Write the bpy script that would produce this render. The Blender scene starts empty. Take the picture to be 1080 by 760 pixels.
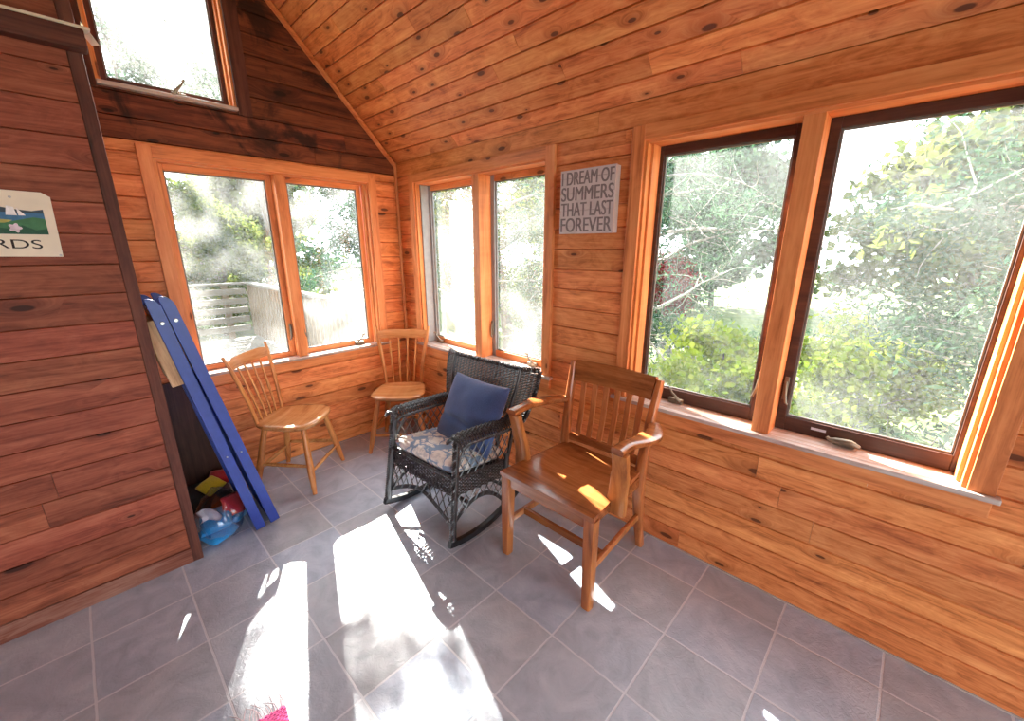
import bpy, bmesh, math, random
from mathutils import Vector, Matrix, noise as mnoise
PI = math.pi
R = math.radians
sc = bpy.context.scene
COL = sc.collection
rng = random.Random(7)

# ------------------------------------------------------------------ tags and objects
def tag(o, label=None, cat=None, group=None, kind=None):
    if label: o['label'] = label
    if cat: o['category'] = cat
    if group: o['group'] = group
    if kind: o['kind'] = kind
    return o

def empty(name, loc=(0, 0, 0), rz=0.0, mat=None):
    o = bpy.data.objects.new(name, None)
    COL.objects.link(o)
    o.empty_display_size = 0.1
    if mat is not None:
        o.matrix_world = mat
    else:
        o.location = loc
        o.rotation_euler = (0, 0, rz)
    return o

class MB:
    """collects shapes in one bmesh"""
    def __init__(self):
        self.bm = bmesh.new()
        self.sm = False

    def face(self, pts):
        self.bm.faces.new([self.bm.verts.new(p) for p in pts])
        return self

    def box(self, lo, hi, bev=0.0, M=None, seg=2):
        x0, y0, z0 = lo
        x1, y1, z1 = hi
        vs = [self.bm.verts.new(p) for p in ((x0, y0, z0), (x1, y0, z0), (x1, y1, z0), (x0, y1, z0),
                                             (x0, y0, z1), (x1, y0, z1), (x1, y1, z1), (x0, y1, z1))]
        fs = [self.bm.faces.new([vs[i] for i in f]) for f in
              ((3, 2, 1, 0), (4, 5, 6, 7), (0, 1, 5, 4), (1, 2, 6, 5), (2, 3, 7, 6), (3, 0, 4, 7))]
        allv = vs
        if bev > 0:
            es = list({e for f in fs for e in f.edges})
            r = bmesh.ops.bevel(self.bm, geom=es, offset=bev, segments=seg, profile=0.6, affect='EDGES', clamp_overlap=True)
            allv = list({v for v in r['verts']} | {v for v in vs if v.is_valid})
        if M is not None:
            for v in allv:
                if v.is_valid: v.co = M @ v.co
        return self

    def prism(self, prof, ext, bev=0.0, seg=2):
        """prof: 3-D loop; ext: extrusion vector"""
        ext = Vector(ext)
        a = [self.bm.verts.new(p) for p in prof]
        b = [self.bm.verts.new(Vector(p) + ext) for p in prof]
        n = len(a)
        fs = [self.bm.faces.new(a[::-1]), self.bm.faces.new(b)]
        for i in range(n):
            fs.append(self.bm.faces.new((a[i], a[(i + 1) % n], b[(i + 1) % n], b[i])))
        if bev > 0:
            es = list({e for f in fs for e in f.edges})
            bmesh.ops.bevel(self.bm, geom=es, offset=bev, segments=seg, profile=0.6, affect='EDGES', clamp_overlap=True)
        return self

    def sweep(self, pts, sec, cap=True, up=None, closed=False):
        """sec(i) -> list of (a, b) offsets in the frame (side, up)"""
        pts = [Vector(p) for p in pts]
        n = len(pts)
        rings = []
        prevN = None
        for i, p in enumerate(pts):
            if closed:
                t = pts[(i + 1) % n] - pts[i - 1]
            else:
                t = pts[min(i + 1, n - 1)] - pts[max(i - 1, 0)]
            if t.length < 1e-9: t = Vector((0, 0, 1))
            t.normalize()
            if up is not None:
                s = t.cross(Vector(up))
                if s.length < 1e-6: s = t.orthogonal()
                s.normalize()
                nn = s.cross(t)
            else:
                if prevN is None:
                    nn = t.orthogonal().normalized()
                else:
                    nn = prevN - t * prevN.dot(t)
                    if nn.length < 1e-6: nn = t.orthogonal()
                    nn.normalize()
                prevN = nn
                s = t.cross(nn)
            rings.append([self.bm.verts.new(p + s * a + nn * b) for a, b in sec(i)])
        m = len(rings[0])
        for i in range(n if closed else n - 1):
            A, B = rings[i], rings[(i + 1) % n]
            for k in range(m):
                self.bm.faces.new((A[k], A[(k + 1) % m], B[(k + 1) % m], B[k]))
        if cap and not closed and m > 2:
            self.bm.faces.new(rings[0][::-1])
            self.bm.faces.new(rings[-1])
        return self

    def tube(self, pts, r, seg=8, cap=True, closed=False):
        rr = r if callable(r) else (lambda i: r[i] if isinstance(r, (list, tuple)) else r)
        cs = [(math.cos(2 * PI * k / seg), math.sin(2 * PI * k / seg)) for k in range(seg)]
        return self.sweep(pts, lambda i: [(rr(i) * a, rr(i) * b) for a, b in cs], cap, None, closed)

    def flat(self, pts, w, h, up=(0, 0, 1), seg=10, sq=3.0):
        """rounded flat section swept along pts; w,h may be lists"""
        gw = (lambda i: w[i]) if isinstance(w, (list, tuple)) else (lambda i: w)
        gh = (lambda i: h[i]) if isinstance(h, (list, tuple)) else (lambda i: h)
        cs = []
        for k in range(seg):
            a = 2 * PI * (k + .5) / seg
            c, s = math.cos(a), math.sin(a)
            f = (abs(c) ** sq + abs(s) ** sq) ** (-1 / sq)
            cs.append((c * f, s * f))
        return self.sweep(pts, lambda i: [(gw(i) / 2 * a, gh(i) / 2 * b) for a, b in cs], True, up)

    def lathe(self, prof, seg=16, M=None):
        rings = []
        for r, z in prof:
            rings.append([self.bm.verts.new((r * math.cos(2 * PI * k / seg), r * math.sin(2 * PI * k / seg), z)) for k in range(seg)])
        for A, B in zip(rings, rings[1:]):
            for k in range(seg):
                self.bm.faces.new((A[k], A[(k + 1) % seg], B[(k + 1) % seg], B[k]))
        self.bm.faces.new(rings[0][::-1])
        self.bm.faces.new(rings[-1])
        if M is not None:
            for rr in rings:
                for v in rr: v.co = M @ v.co
        return self

    def grid(self, f, nu, nv, flip=False):
        g = [[self.bm.verts.new(f(i / nu, j / nv)) for j in range(nv + 1)] for i in range(nu + 1)]
        for i in range(nu):
            for j in range(nv):
                q = (g[i][j], g[i + 1][j], g[i + 1][j + 1], g[i][j + 1])
                self.bm.faces.new(q[::-1] if flip else q)
        return self

    def build(self, name, mat, parent=None, M=None, smooth=None, recalc=True):
        if recalc:
            bmesh.ops.recalc_face_normals(self.bm, faces=self.bm.faces[:])
        me = bpy.data.meshes.new(name)
        self.bm.to_mesh(me)
        self.bm.free()
        for m in (mat if isinstance(mat, (list, tuple)) else [mat]):
            me.materials.append(m)
        if smooth == 'all':
            for p in me.polygons: p.use_smooth = True
        elif smooth:
            for p in me.polygons: p.use_smooth = True
            me.set_sharp_from_angle(angle=R(smooth))
        o = bpy.data.objects.new(name, me)
        COL.objects.link(o)
        if parent is not None: o.parent = parent
        if M is not None: o.matrix_local = M
        return o

def copy_tree(o, parent=None):
    c = o.copy()
    COL.objects.link(c)
    if parent is not None: c.parent = parent
    for ch in [x for x in COL.objects if x.parent == o]:
        copy_tree(ch, c)
    return c

# ------------------------------------------------------------------ materials
def srgb(r, g, b):
    f = lambda c: (c / 255 / 12.92) if c / 255 <= 0.04045 else ((c / 255 + 0.055) / 1.055) ** 2.4
    return (f(r), f(g), f(b), 1)

def newmat(name):
    m = bpy.data.materials.new(name)
    m.use_nodes = True
    nt = m.node_tree
    nt.nodes.clear()
    out = nt.nodes.new('ShaderNodeOutputMaterial')
    return m, nt, out

def N(nt, typ, **kw):
    n = nt.nodes.new(typ)
    for k, v in kw.items():
        if k == 'inp':
            for kk, vv in v.items():
                if isinstance(vv, bpy.types.NodeSocket): nt.links.new(vv, n.inputs[kk])
                else: n.inputs[kk].default_value = vv
        else:
            setattr(n, k, v)
    return n

def math_(nt, op, a, b=0.0, c=0.0, clamp=False):
    n = nt.nodes.new('ShaderNodeMath')
    n.operation = op
    n.use_clamp = clamp
    for i, v in enumerate((a, b, c)):
        if isinstance(v, bpy.types.NodeSocket): nt.links.new(v, n.inputs[i])
        else: n.inputs[i].default_value = v
    return n.outputs[0]

def mix(nt, fac, a, b, blend='MIX'):
    n = nt.nodes.new('ShaderNodeMix')
    n.data_type = 'RGBA'
    n.blend_type = blend
    for i, v in ((0, fac), (6, a), (7, b)):
        if isinstance(v, bpy.types.NodeSocket): nt.links.new(v, n.inputs[i])
        else: n.inputs[i].default_value = v
    return n.outputs[2]

def ramp(nt, fac, stops):
    n = nt.nodes.new('ShaderNodeValToRGB')
    e = n.color_ramp.elements
    while len(e) < len(stops): e.new(0.5)
    for x, (p, c) in zip(e, stops):
        x.position = p
        x.color = c
    nt.links.new(fac, n.inputs[0])
    return n.outputs[0]

def smooth_(nt, v, lo, hi):
    n = nt.nodes.new('ShaderNodeMapRange')
    n.interpolation_type = 'SMOOTHSTEP'
    nt.links.new(v, n.inputs[0])
    n.inputs[1].default_value = lo
    n.inputs[2].default_value = hi
    return n.outputs[0]

def principled(nt, out, color, rough=0.5, bump=None, bstr=0.2, bdist=0.01, spec=0.5, metal=0.0):
    p = N(nt, 'ShaderNodeBsdfPrincipled')
    for k, v in (('Base Color', color), ('Roughness', rough), ('Metallic', metal), ('Specular IOR Level', spec)):
        if isinstance(v, bpy.types.NodeSocket): nt.links.new(v, p.inputs[k])
        else: p.inputs[k].default_value = v
    if bump is not None:
        b = N(nt, 'ShaderNodeBump', inp={'Height': bump, 'Strength': bstr, 'Distance': bdist})
        nt.links.new(b.outputs[0], p.inputs['Normal'])
    nt.links.new(p.outputs[0], out.inputs[0])
    return p

def wood(name, dark, mid, light, axis='X', gs=1.0, rough=0.45, var=0.22, knots=0.0, knot_col=None, spec=0.4, stain=None, bstr=0.15, hue=0.004, kscale=(3.2, 9.0), fig=0.0):
    m, nt, out = newmat(name)
    tc = N(nt, 'ShaderNodeTexCoord')
    sep = N(nt, 'ShaderNodeSeparateXYZ', inp={0: tc.outputs['Object']})
    o = {'X': (0, 2, 1), 'Y': (1, 0, 2), 'Z': (2, 0, 1)}[axis]
    u, v, w = (sep.outputs[i] for i in o)
    rnd = N(nt, 'ShaderNodeNewGeometry').outputs['Random Per Island']
    ru = math_(nt, 'MULTIPLY', rnd, 61.7)
    rv = math_(nt, 'MULTIPLY', rnd, 23.3)
    uu = math_(nt, 'ADD', u, ru)
    vv = math_(nt, 'ADD', v, rv)
    kmask = None
    if knots > 0:
        kc = N(nt, 'ShaderNodeCombineXYZ', inp={0: math_(nt, 'MULTIPLY', uu, kscale[0]), 1: math_(nt, 'MULTIPLY', vv, kscale[1]), 2: ru})
        vo = N(nt, 'ShaderNodeTexVoronoi', voronoi_dimensions='2D', inp={'Vector': kc.outputs[0], 'Scale': 1.0, 'Randomness': 0.9})
        sel = N(nt, 'ShaderNodeSeparateColor', inp={0: vo.outputs['Color']})
        on = math_(nt, 'LESS_THAN', sel.outputs[0], knots)
        size = math_(nt, 'MULTIPLY_ADD', sel.outputs[1], 0.10, 0.03)
        rel = math_(nt, 'DIVIDE', vo.outputs['Distance'], size)
        kmask = math_(nt, 'MULTIPLY', math_(nt, 'SUBTRACT', 1.0, smooth_(nt, rel, 0.75, 1.15)), on)
        halo = math_(nt, 'MULTIPLY', math_(nt, 'SUBTRACT', 1.0, smooth_(nt, rel, 0.9, 4.5)), on)
        vv = math_(nt, 'ADD', vv, math_(nt, 'MULTIPLY', halo, 0.05))
    c1 = N(nt, 'ShaderNodeCombineXYZ', inp={0: math_(nt, 'MULTIPLY', uu, 1.6 * gs), 1: math_(nt, 'MULTIPLY', vv, 20 * gs), 2: math_(nt, 'MULTIPLY', w, 20 * gs)})
    n1 = N(nt, 'ShaderNodeTexNoise', inp={'Vector': c1.outputs[0], 'Scale': 1.0, 'Detail': 4.0, 'Roughness': 0.6, 'Distortion': 0.6})
    c2 = N(nt, 'ShaderNodeCombineXYZ', inp={0: math_(nt, 'MULTIPLY', uu, 5 * gs), 1: math_(nt, 'MULTIPLY', vv, 130 * gs), 2: math_(nt, 'MULTIPLY', w, 130 * gs)})
    n2 = N(nt, 'ShaderNodeTexNoise', inp={'Vector': c2.outputs[0], 'Scale': 1.0, 'Detail': 2.0})
    c3 = N(nt, 'ShaderNodeCombineXYZ', inp={0: math_(nt, 'MULTIPLY', uu, 6.5), 1: math_(nt, 'MULTIPLY', vv, 17), 2: w})
    n3 = N(nt, 'ShaderNodeTexNoise', inp={'Vector': c3.outputs[0], 'Scale': 1.0, 'Detail': 5.0, 'Distortion': 1.5, 'Roughness': 0.65})
    g = math_(nt, 'ADD', math_(nt, 'MULTIPLY', n1.outputs[0], 0.60 - fig), math_(nt, 'MULTIPLY', n2.outputs[0], 0.20))
    g = math_(nt, 'ADD', g, math_(nt, 'MULTIPLY', n3.outputs[0], 0.2 + fig))
    col = ramp(nt, g, [(0.34, dark), (0.475, mid), (0.62, light)])
    val = math_(nt, 'MULTIPLY_ADD', rnd, 2 * var, 1 - var)
    r2 = math_(nt, 'FRACT', math_(nt, 'MULTIPLY', rnd, 17.31))
    hs = N(nt, 'ShaderNodeHueSaturation', inp={'Hue': math_(nt, 'MULTIPLY_ADD', r2, 2 * hue, 0.5 - hue), 'Saturation': 1.0, 'Value': val, 'Color': col})
    col = hs.outputs[0]
    if kmask is not None:
        col = mix(nt, math_(nt, 'MULTIPLY', halo, 0.45), col, dark)
        col = mix(nt, math_(nt, 'MULTIPLY', kmask, 0.85), col, knot_col or tuple(c * 0.25 for c in dark[:3]) + (1,))
    if stain is not None:
        # water marks: blotches that belong to these boards
        sn = N(nt, 'ShaderNodeTexNoise', inp={'Vector': tc.outputs['Object'], 'Scale': 3.2, 'Detail': 6.0, 'Distortion': 0.8, 'Roughness': 0.6})
        col = mix(nt, math_(nt, 'MULTIPLY', smooth_(nt, sn.outputs[0], 0.50, 0.62), 0.85), col, stain)
    principled(nt, out, col, rough, g, bstr, 0.004, spec)
    return m

def plain(name, col, rough=0.5, var=0.12, scale=30.0, bstr=0.1, metal=0.0, spec=0.5, col2=None):
    m, nt, out = newmat(name)
    tc = N(nt, 'ShaderNodeTexCoord')
    n = N(nt, 'ShaderNodeTexNoise', inp={'Vector': tc.outputs['Object'], 'Scale': scale, 'Detail': 5.0})
    a = tuple(c * (1 - var) for c in col[:3]) + (1,)
    b = col2 or tuple(min(1, c * (1 + var)) for c in col[:3]) + (1,)
    c = ramp(nt, n.outputs[0], [(0.35, a), (0.65, b)])
    principled(nt, out, c, rough, n.outputs[0], bstr, 0.003, spec, metal)
    return m

def leafmat(name, c1, c2, trans=0.35, k=0.22):
    c1, c2 = (tuple(x * k for x in c[:3]) + (1,) for c in (c1, c2))
    c1, c2 = (tuple(max(0.0, (sum(c[:3]) / 3) + (x - sum(c[:3]) / 3) * 1.35) for x in c[:3]) + (1,) for c in (c1, c2))
    m, nt, out = newmat(name)
    rnd = N(nt, 'ShaderNodeNewGeometry').outputs['Random Per Island']
    col = ramp(nt, rnd, [(0.0, c1), (1.0, c2)])
    d = N(nt, 'ShaderNodeBsdfDiffuse', inp={0: col})
    t = N(nt, 'ShaderNodeBsdfTranslucent', inp={0: col})
    mx = N(nt, 'ShaderNodeMixShader', inp={0: trans, 1: d.outputs[0], 2: t.outputs[0]})
    nt.links.new(mx.outputs[0], out.inputs[0])
    return m

def dusty_glass(name, dust, streak=0.2, scale=2.5):
    m, nt, out = newmat(name)
    tc = N(nt, 'ShaderNodeTexCoord')
    n1 = N(nt, 'ShaderNodeTexNoise', inp={'Vector': tc.outputs['Object'], 'Scale': scale, 'Detail': 6.0, 'Distortion': 0.9})
    n2 = N(nt, 'ShaderNodeTexNoise', inp={'Vector': tc.outputs['Object'], 'Scale': 90.0, 'Detail': 2.0})
    f = math_(nt, 'ADD', math_(nt, 'MULTIPLY', smooth_(nt, n1.outputs[0], 0.38, 0.72), streak), dust)
    f = math_(nt, 'ADD', f, math_(nt, 'MULTIPLY_ADD', n2.outputs[0], 0.06, -0.03), clamp=True)
    tr = N(nt, 'ShaderNodeBsdfTransparent', inp={0: (0.97, 0.985, 0.98, 1)})
    tl = N(nt, 'ShaderNodeBsdfTranslucent', inp={0: (0.92, 0.93, 0.92, 1)})
    mx = N(nt, 'ShaderNodeMixShader', inp={0: f, 1: tr.outputs[0], 2: tl.outputs[0]})
    gl = N(nt, 'ShaderNodeBsdfGlossy', inp={'Roughness': 0.02, 'Color': (1, 1, 1, 1)})
    fr = N(nt, 'ShaderNodeFresnel', inp={'IOR': 1.35})
    mx2 = N(nt, 'ShaderNodeMixShader', inp={0: math_(nt, 'MULTIPLY', fr.outputs[0], 0.25), 1: mx.outputs[0], 2: gl.outputs[0]})
    nt.links.new(mx2.outputs[0], out.inputs[0])
    return m

PINE = (srgb(146, 74, 36), srgb(210, 125, 70), srgb(236, 160, 100))
M = {}
for ax in 'XZ':
    M['pine' + ax] = wood('pine_board_' + ax, *PINE, axis=ax, knots=0.30, var=0.12, rough=0.5, spec=0.3, fig=0.18)
    M['trim' + ax] = wood('pine_trim_' + ax, srgb(172, 94, 48), srgb(214, 132, 76), srgb(230, 154, 96), axis=ax, knots=0.10, var=0.08, rough=0.42, spec=0.35)
M['ceil'] = wood('ceiling_board', srgb(150, 72, 34), srgb(214, 126, 70), srgb(236, 162, 100), axis='X', knots=0.55, var=0.13, rough=0.42, spec=0.35, kscale=(4.5, 11.0), fig=0.22)
M['gable'] = wood('dark_stained_board', srgb(48, 22, 13), srgb(96, 48, 28), srgb(132, 72, 44), axis='X', knots=0.35, var=0.25, rough=0.6, spec=0.25, stain=srgb(34, 17, 12))
M['partition'] = wood('red_brown_board', srgb(84, 40, 26), srgb(132, 68, 47), srgb(162, 96, 70), axis='X', knots=0.22, var=0.16, rough=0.6, spec=0.25, fig=0.12)
M['darktrimZ'] = wood('dark_trim', srgb(48, 26, 20), srgb(82, 46, 36), srgb(104, 62, 48), axis='Z', var=0.1, rough=0.6, spec=0.25)
M['darktrimX'] = wood('dark_trim_flat', srgb(48, 26, 20), srgb(82, 46, 36), srgb(104, 62, 48), axis='X', var=0.1, rough=0.6, spec=0.25)
M['basetrim'] = wood('worn_base_board', srgb(84, 44, 34), srgb(122, 74, 58), srgb(150, 112, 96), axis='X', var=0.1, rough=0.7, spec=0.2)
M['sashdark'] = wood('brown_sash', srgb(44, 26, 20), srgb(66, 42, 34), srgb(84, 56, 46), axis='X', var=0.08, rough=0.5)
M['sill_worn_sheen'] = wood('worn_sky_sheen_sill', srgb(138, 104, 82), srgb(184, 160, 146), srgb(206, 196, 190), axis='X', var=0.05, rough=0.22, spec=0.7)  # worn wood, greyed so the colour itself carries the sky reflection
M['oak'] = wood('golden_oak', srgb(112, 60, 28), srgb(164, 97, 50), srgb(190, 122, 70), axis='Z', var=0.05, rough=0.28, spec=0.5)
M['oakX'] = wood('golden_oak_flat', srgb(96, 50, 26), srgb(142, 81, 42), srgb(166, 103, 58), axis='X', var=0.05, rough=0.22, spec=0.55, gs=0.8)
M['maple'] = wood('honey_maple', srgb(146, 82, 34), srgb(190, 122, 62), srgb(208, 144, 82), axis='Z', var=0.05, rough=0.35, spec=0.5)
M['mapleX'] = wood('honey_maple_flat', srgb(138, 84, 42), srgb(184, 126, 74), srgb(204, 150, 98), axis='X', var=0.05, rough=0.2, spec=0.6, gs=0.7)
M['wicker'] = plain('black_wicker', srgb(42, 40, 41), rough=0.30, var=0.4, scale=60, bstr=0.3, spec=0.9)
M['blackwood'] = plain('black_painted_wood', srgb(28, 28, 31), rough=0.4, var=0.3, scale=25)
M['blue'] = plain('blue_paint', srgb(38, 62, 146), rough=0.35, var=0.12, scale=20, spec=0.5)
M['rawply'] = wood('raw_plywood', srgb(150, 110, 74), srgb(196, 158, 118), srgb(214, 182, 146), axis='Z', var=0.05, rough=0.6)
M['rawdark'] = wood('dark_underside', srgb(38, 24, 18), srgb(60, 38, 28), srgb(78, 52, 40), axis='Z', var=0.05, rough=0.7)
M['steel'] = plain('steel', srgb(190, 190, 190), rough=0.3, var=0.1, metal=1.0)
M['alu'] = plain('grey_aluminium', srgb(150, 152, 154), rough=0.45, var=0.06)
M['bronze'] = plain('tan_crank_metal', srgb(120, 108, 92), rough=0.4, var=0.15, metal=0.4)
M['gasket'] = plain('grey_gasket', srgb(118, 112, 106), rough=0.6)
M['cream'] = plain('cream_paint', srgb(214, 204, 184), rough=0.6, var=0.08)
M['poster'] = plain('aged_cream_paper', srgb(226, 216, 194), rough=0.7, var=0.05, scale=12)
M['signface'] = plain('whitewashed_plank', srgb(206, 192, 188), rough=0.7, var=0.07, scale=14)
M['signtext'] = plain('grey_lettering', srgb(132, 120, 118), rough=0.8, var=0.12, scale=40)
M['ink'] = plain('black_ink', srgb(40, 36, 34), rough=0.8)
M['caulk'] = plain('pale_caulk', srgb(176, 166, 160), rough=0.8, var=0.15)
for nm, c in dict(p_sky=(206, 206, 196), p_hill=(58, 74, 86), p_water=(62, 112, 150), p_field=(170, 168, 92), p_green=(62, 116, 78), p_deep=(34, 84, 62), p_white=(232, 230, 228), p_flower=(214, 200, 210)).items():
    M[nm] = plain('print_' + nm[2:], srgb(*c), rough=0.7, var=0.12, scale=60)

def slate():
    m, nt, out = newmat('slate_tile')
    tc = N(nt, 'ShaderNodeTexCoord')
    sep = N(nt, 'ShaderNodeSeparateXYZ', inp={0: tc.outputs['Object']})
    def axis(s, off, pitch):
        t = math_(nt, 'DIVIDE', math_(nt, 'SUBTRACT', s, off), pitch)
        # wobble of the hand-laid edge
        return t
    wob = N(nt, 'ShaderNodeTexNoise', inp={'Vector': tc.outputs['Object'], 'Scale': 22.0, 'Detail': 3.0})
    wv = math_(nt, 'MULTIPLY_ADD', wob.outputs[0], 0.004, -0.002)
    tx = axis(math_(nt, 'ADD', sep.outputs[0], wv), -2.110, 0.319)
    ty = axis(math_(nt, 'ADD', sep.outputs[1], wv), -0.985, 0.3222)
    fx, fy = math_(nt, 'FRACT', tx), math_(nt, 'FRACT', ty)
    dx = math_(nt, 'SUBTRACT', 0.5, math_(nt, 'ABSOLUTE', math_(nt, 'SUBTRACT', fx, 0.5)))
    dy = math_(nt, 'SUBTRACT', 0.5, math_(nt, 'ABSOLUTE', math_(nt, 'SUBTRACT', fy, 0.5)))
    d = math_(nt, 'MINIMUM', dx, dy)
    grout = math_(nt, 'SUBTRACT', 1.0, smooth_(nt, d, 0.009, 0.015))
    cell = N(nt, 'ShaderNodeCombineXYZ', inp={0: math_(nt, 'FLOOR', tx), 1: math_(nt, 'FLOOR', ty)})
    wn = N(nt, 'ShaderNodeTexWhiteNoise', noise_dimensions='2D', inp={'Vector': cell.outputs[0]})
    off = N(nt, 'ShaderNodeVectorMath', operation='MULTIPLY_ADD', inp={0: wn.outputs['Color'], 1: (9, 9, 9), 2: tc.outputs['Object']})
    na = N(nt, 'ShaderNodeTexNoise', inp={'Vector': off.outputs[0], 'Scale': 7.0, 'Detail': 7.0, 'Distortion': 1.2, 'Roughness': 0.6})
    nb = N(nt, 'ShaderNodeTexNoise', inp={'Vector': off.outputs[0], 'Scale': 38.0, 'Detail': 4.0, 'Distortion': 2.0})
    base = ramp(nt, na.outputs[0], [(0.3, srgb(152, 163, 180)), (0.5, srgb(172, 182, 198)), (0.72, srgb(192, 200, 212))])
    hs = N(nt, 'ShaderNodeHueSaturation', inp={'Hue': 0.5, 'Saturation': math_(nt, 'MULTIPLY_ADD', wn.outputs['Value'], 0.5, 0.7), 'Value': math_(nt, 'MULTIPLY_ADD', wn.outputs['Value'], 0.24, 0.88), 'Color': base})
    warm = N(nt, 'ShaderNodeSeparateColor', inp={0: wn.outputs['Color']})
    c = mix(nt, math_(nt, 'MULTIPLY', warm.outputs[2], 0.18), hs.outputs[0], srgb(146, 134, 120))
    c = mix(nt, grout, c, srgb(206, 208, 214))
    h = math_(nt, 'ADD', math_(nt, 'MULTIPLY', na.outputs[0], 0.5), math_(nt, 'MULTIPLY', nb.outputs[0], 0.55))
    h = math_(nt, 'SUBTRACT', h, math_(nt, 'MULTIPLY', grout, 0.35))
    rr = math_(nt, 'MULTIPLY_ADD', nb.outputs[0], 0.22, 0.30)
    principled(nt, out, c, rr, h, 0.5, 0.008, 0.75)
    return m
M['slate'] = slate()

def fabric(name, c, scale=260.0, var=0.25):
    m, nt, out = newmat(name)
    tc = N(nt, 'ShaderNodeTexCoord')
    n1 = N(nt, 'ShaderNodeTexNoise', inp={'Vector': tc.outputs['Object'], 'Scale': scale, 'Detail': 2.0})
    n2 = N(nt, 'ShaderNodeTexNoise', inp={'Vector': tc.outputs['Object'], 'Scale': 9.0, 'Detail': 4.0})
    f = math_(nt, 'ADD', math_(nt, 'MULTIPLY', n1.outputs[0], 0.6), math_(nt, 'MULTIPLY', n2.outputs[0], 0.4))
    col = ramp(nt, f, [(0.35, tuple(x * (1 - var) for x in c[:3]) + (1,)), (0.65, tuple(min(1, x * (1 + var)) for x in c[:3]) + (1,))])
    p = principled(nt, out, col, 0.9, n1.outputs[0], 0.4, 0.002, 0.2)
    p.inputs['Sheen Weight'].default_value = 0.3
    return m
M['denim'] = fabric('navy_linen', srgb(62, 80, 122))
M['bagblue'] = fabric('bright_blue_canvas', srgb(38, 132, 196))
M['bagred'] = fabric('red_canvas', srgb(170, 40, 52))
M['bagyellow'] = fabric('yellow_canvas', srgb(206, 182, 44))
M['rug'] = fabric('pink_weave', srgb(216, 92, 150), scale=160, var=0.5)
M['fringe'] = fabric('pale_pink_yarn', srgb(206, 186, 192))

def floral():
    m, nt, out = newmat('floral_cotton')
    tc = N(nt, 'ShaderNodeTexCoord')
    wv = N(nt, 'ShaderNodeTexNoise', inp={'Vector': tc.outputs['Object'], 'Scale': 17.0, 'Detail': 3.5})
    ad = N(nt, 'ShaderNodeVectorMath', operation='MULTIPLY_ADD', inp={0: wv.outputs['Color'], 1: (0.085, 0.085, 0.085), 2: tc.outputs['Object']})
    vo = N(nt, 'ShaderNodeTexVoronoi', feature='SMOOTH_F1', inp={'Vector': ad.outputs[0], 'Scale': 11.0, 'Smoothness': 0.15})
    ed = N(nt, 'ShaderNodeTexVoronoi', feature='DISTANCE_TO_EDGE', inp={'Vector': ad.outputs[0], 'Scale': 11.0})
    leaf = smooth_(nt, ed.outputs[0], 0.035, 0.07)
    sp = N(nt, 'ShaderNodeSeparateColor', inp={0: vo.outputs['Color']})
    on = smooth_(nt, sp.outputs[0], 0.16, 0.20)
    vein = N(nt, 'ShaderNodeTexNoise', inp={'Vector': ad.outputs[0], 'Scale': 42.0, 'Detail': 2.0})
    lc = ramp(nt, vein.outputs[0], [(0.40, srgb(196, 194, 192)), (0.54, srgb(234, 228, 218))])
    lc = mix(nt, math_(nt, 'MULTIPLY', sp.outputs[2], 0.4), lc, srgb(206, 186, 172))
    c = mix(nt, math_(nt, 'MULTIPLY', leaf, on), srgb(134, 154, 176), lc)
    principled(nt, out, c, 0.85, vein.outputs[0], 0.15, 0.002, 0.2)
    return m
M['floral'] = floral()

def clear_plastic():
    m, nt, out = newmat('clear_plastic_film')
    tr = N(nt, 'ShaderNodeBsdfTransparent', inp={0: (0.93, 0.94, 0.96, 1)})
    gl = N(nt, 'ShaderNodeBsdfGlossy', inp={'Roughness': 0.12, 'Color': (0.9, 0.93, 1, 1)})
    lw = N(nt, 'ShaderNodeLayerWeight', inp={'Blend': 0.35})
    f = math_(nt, 'MULTIPLY_ADD', lw.outputs['Facing'], 0.45, 0.08)
    mx = N(nt, 'ShaderNodeMixShader', inp={0: f, 1: tr.outputs[0], 2: gl.outputs[0]})
    nt.links.new(mx.outputs[0], out.inputs[0])
    return m
M['film'] = clear_plastic()
M['paper'] = plain('white_paper', srgb(214, 214, 226), rough=0.7, var=0.04)
M['glassback'] = dusty_glass('sun_dusted_glass', 0.020, 0.050, 2.2)
M['glassside'] = dusty_glass('lightly_dusted_glass', 0.018, 0.03, 2.0)
M['glasscorner'] = dusty_glass('streaked_glass', 0.03, 0.07, 2.8)
M['bark'] = plain('grey_bark', srgb(70, 60, 54), rough=0.9, var=0.35, scale=25, bstr=0.6)
M['twig'] = plain('pale_twig', srgb(136, 128, 122), rough=0.9, var=0.25, scale=25)
M['cedar'] = leafmat('cedar_needles', srgb(66, 106, 86), srgb(136, 172, 134))
M['olive'] = leafmat('olive_leaves', srgb(104, 128, 70), srgb(186, 194, 126), 0.45)
M['lime'] = leafmat('lime_leaves', srgb(146, 176, 70), srgb(214, 224, 130), 0.5, 0.42)
M['redleaf'] = leafmat('red_leaves', srgb(160, 46, 60), srgb(216, 96, 104))
M['grass'] = plain('sunny_grass', srgb(66, 86, 30), rough=0.9, var=0.3, scale=3.0, col2=srgb(88, 100, 44))
M['deckwood'] = wood('weathered_deck', srgb(62, 58, 53), srgb(80, 76, 70), srgb(92, 88, 82), axis='X', var=0.1, rough=0.8, spec=0.2)
M['deckwoodZ'] = wood('weathered_rail', srgb(66, 54, 42), srgb(82, 70, 56), srgb(92, 81, 68), axis='Z', var=0.1, rough=0.8, spec=0.2)

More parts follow.
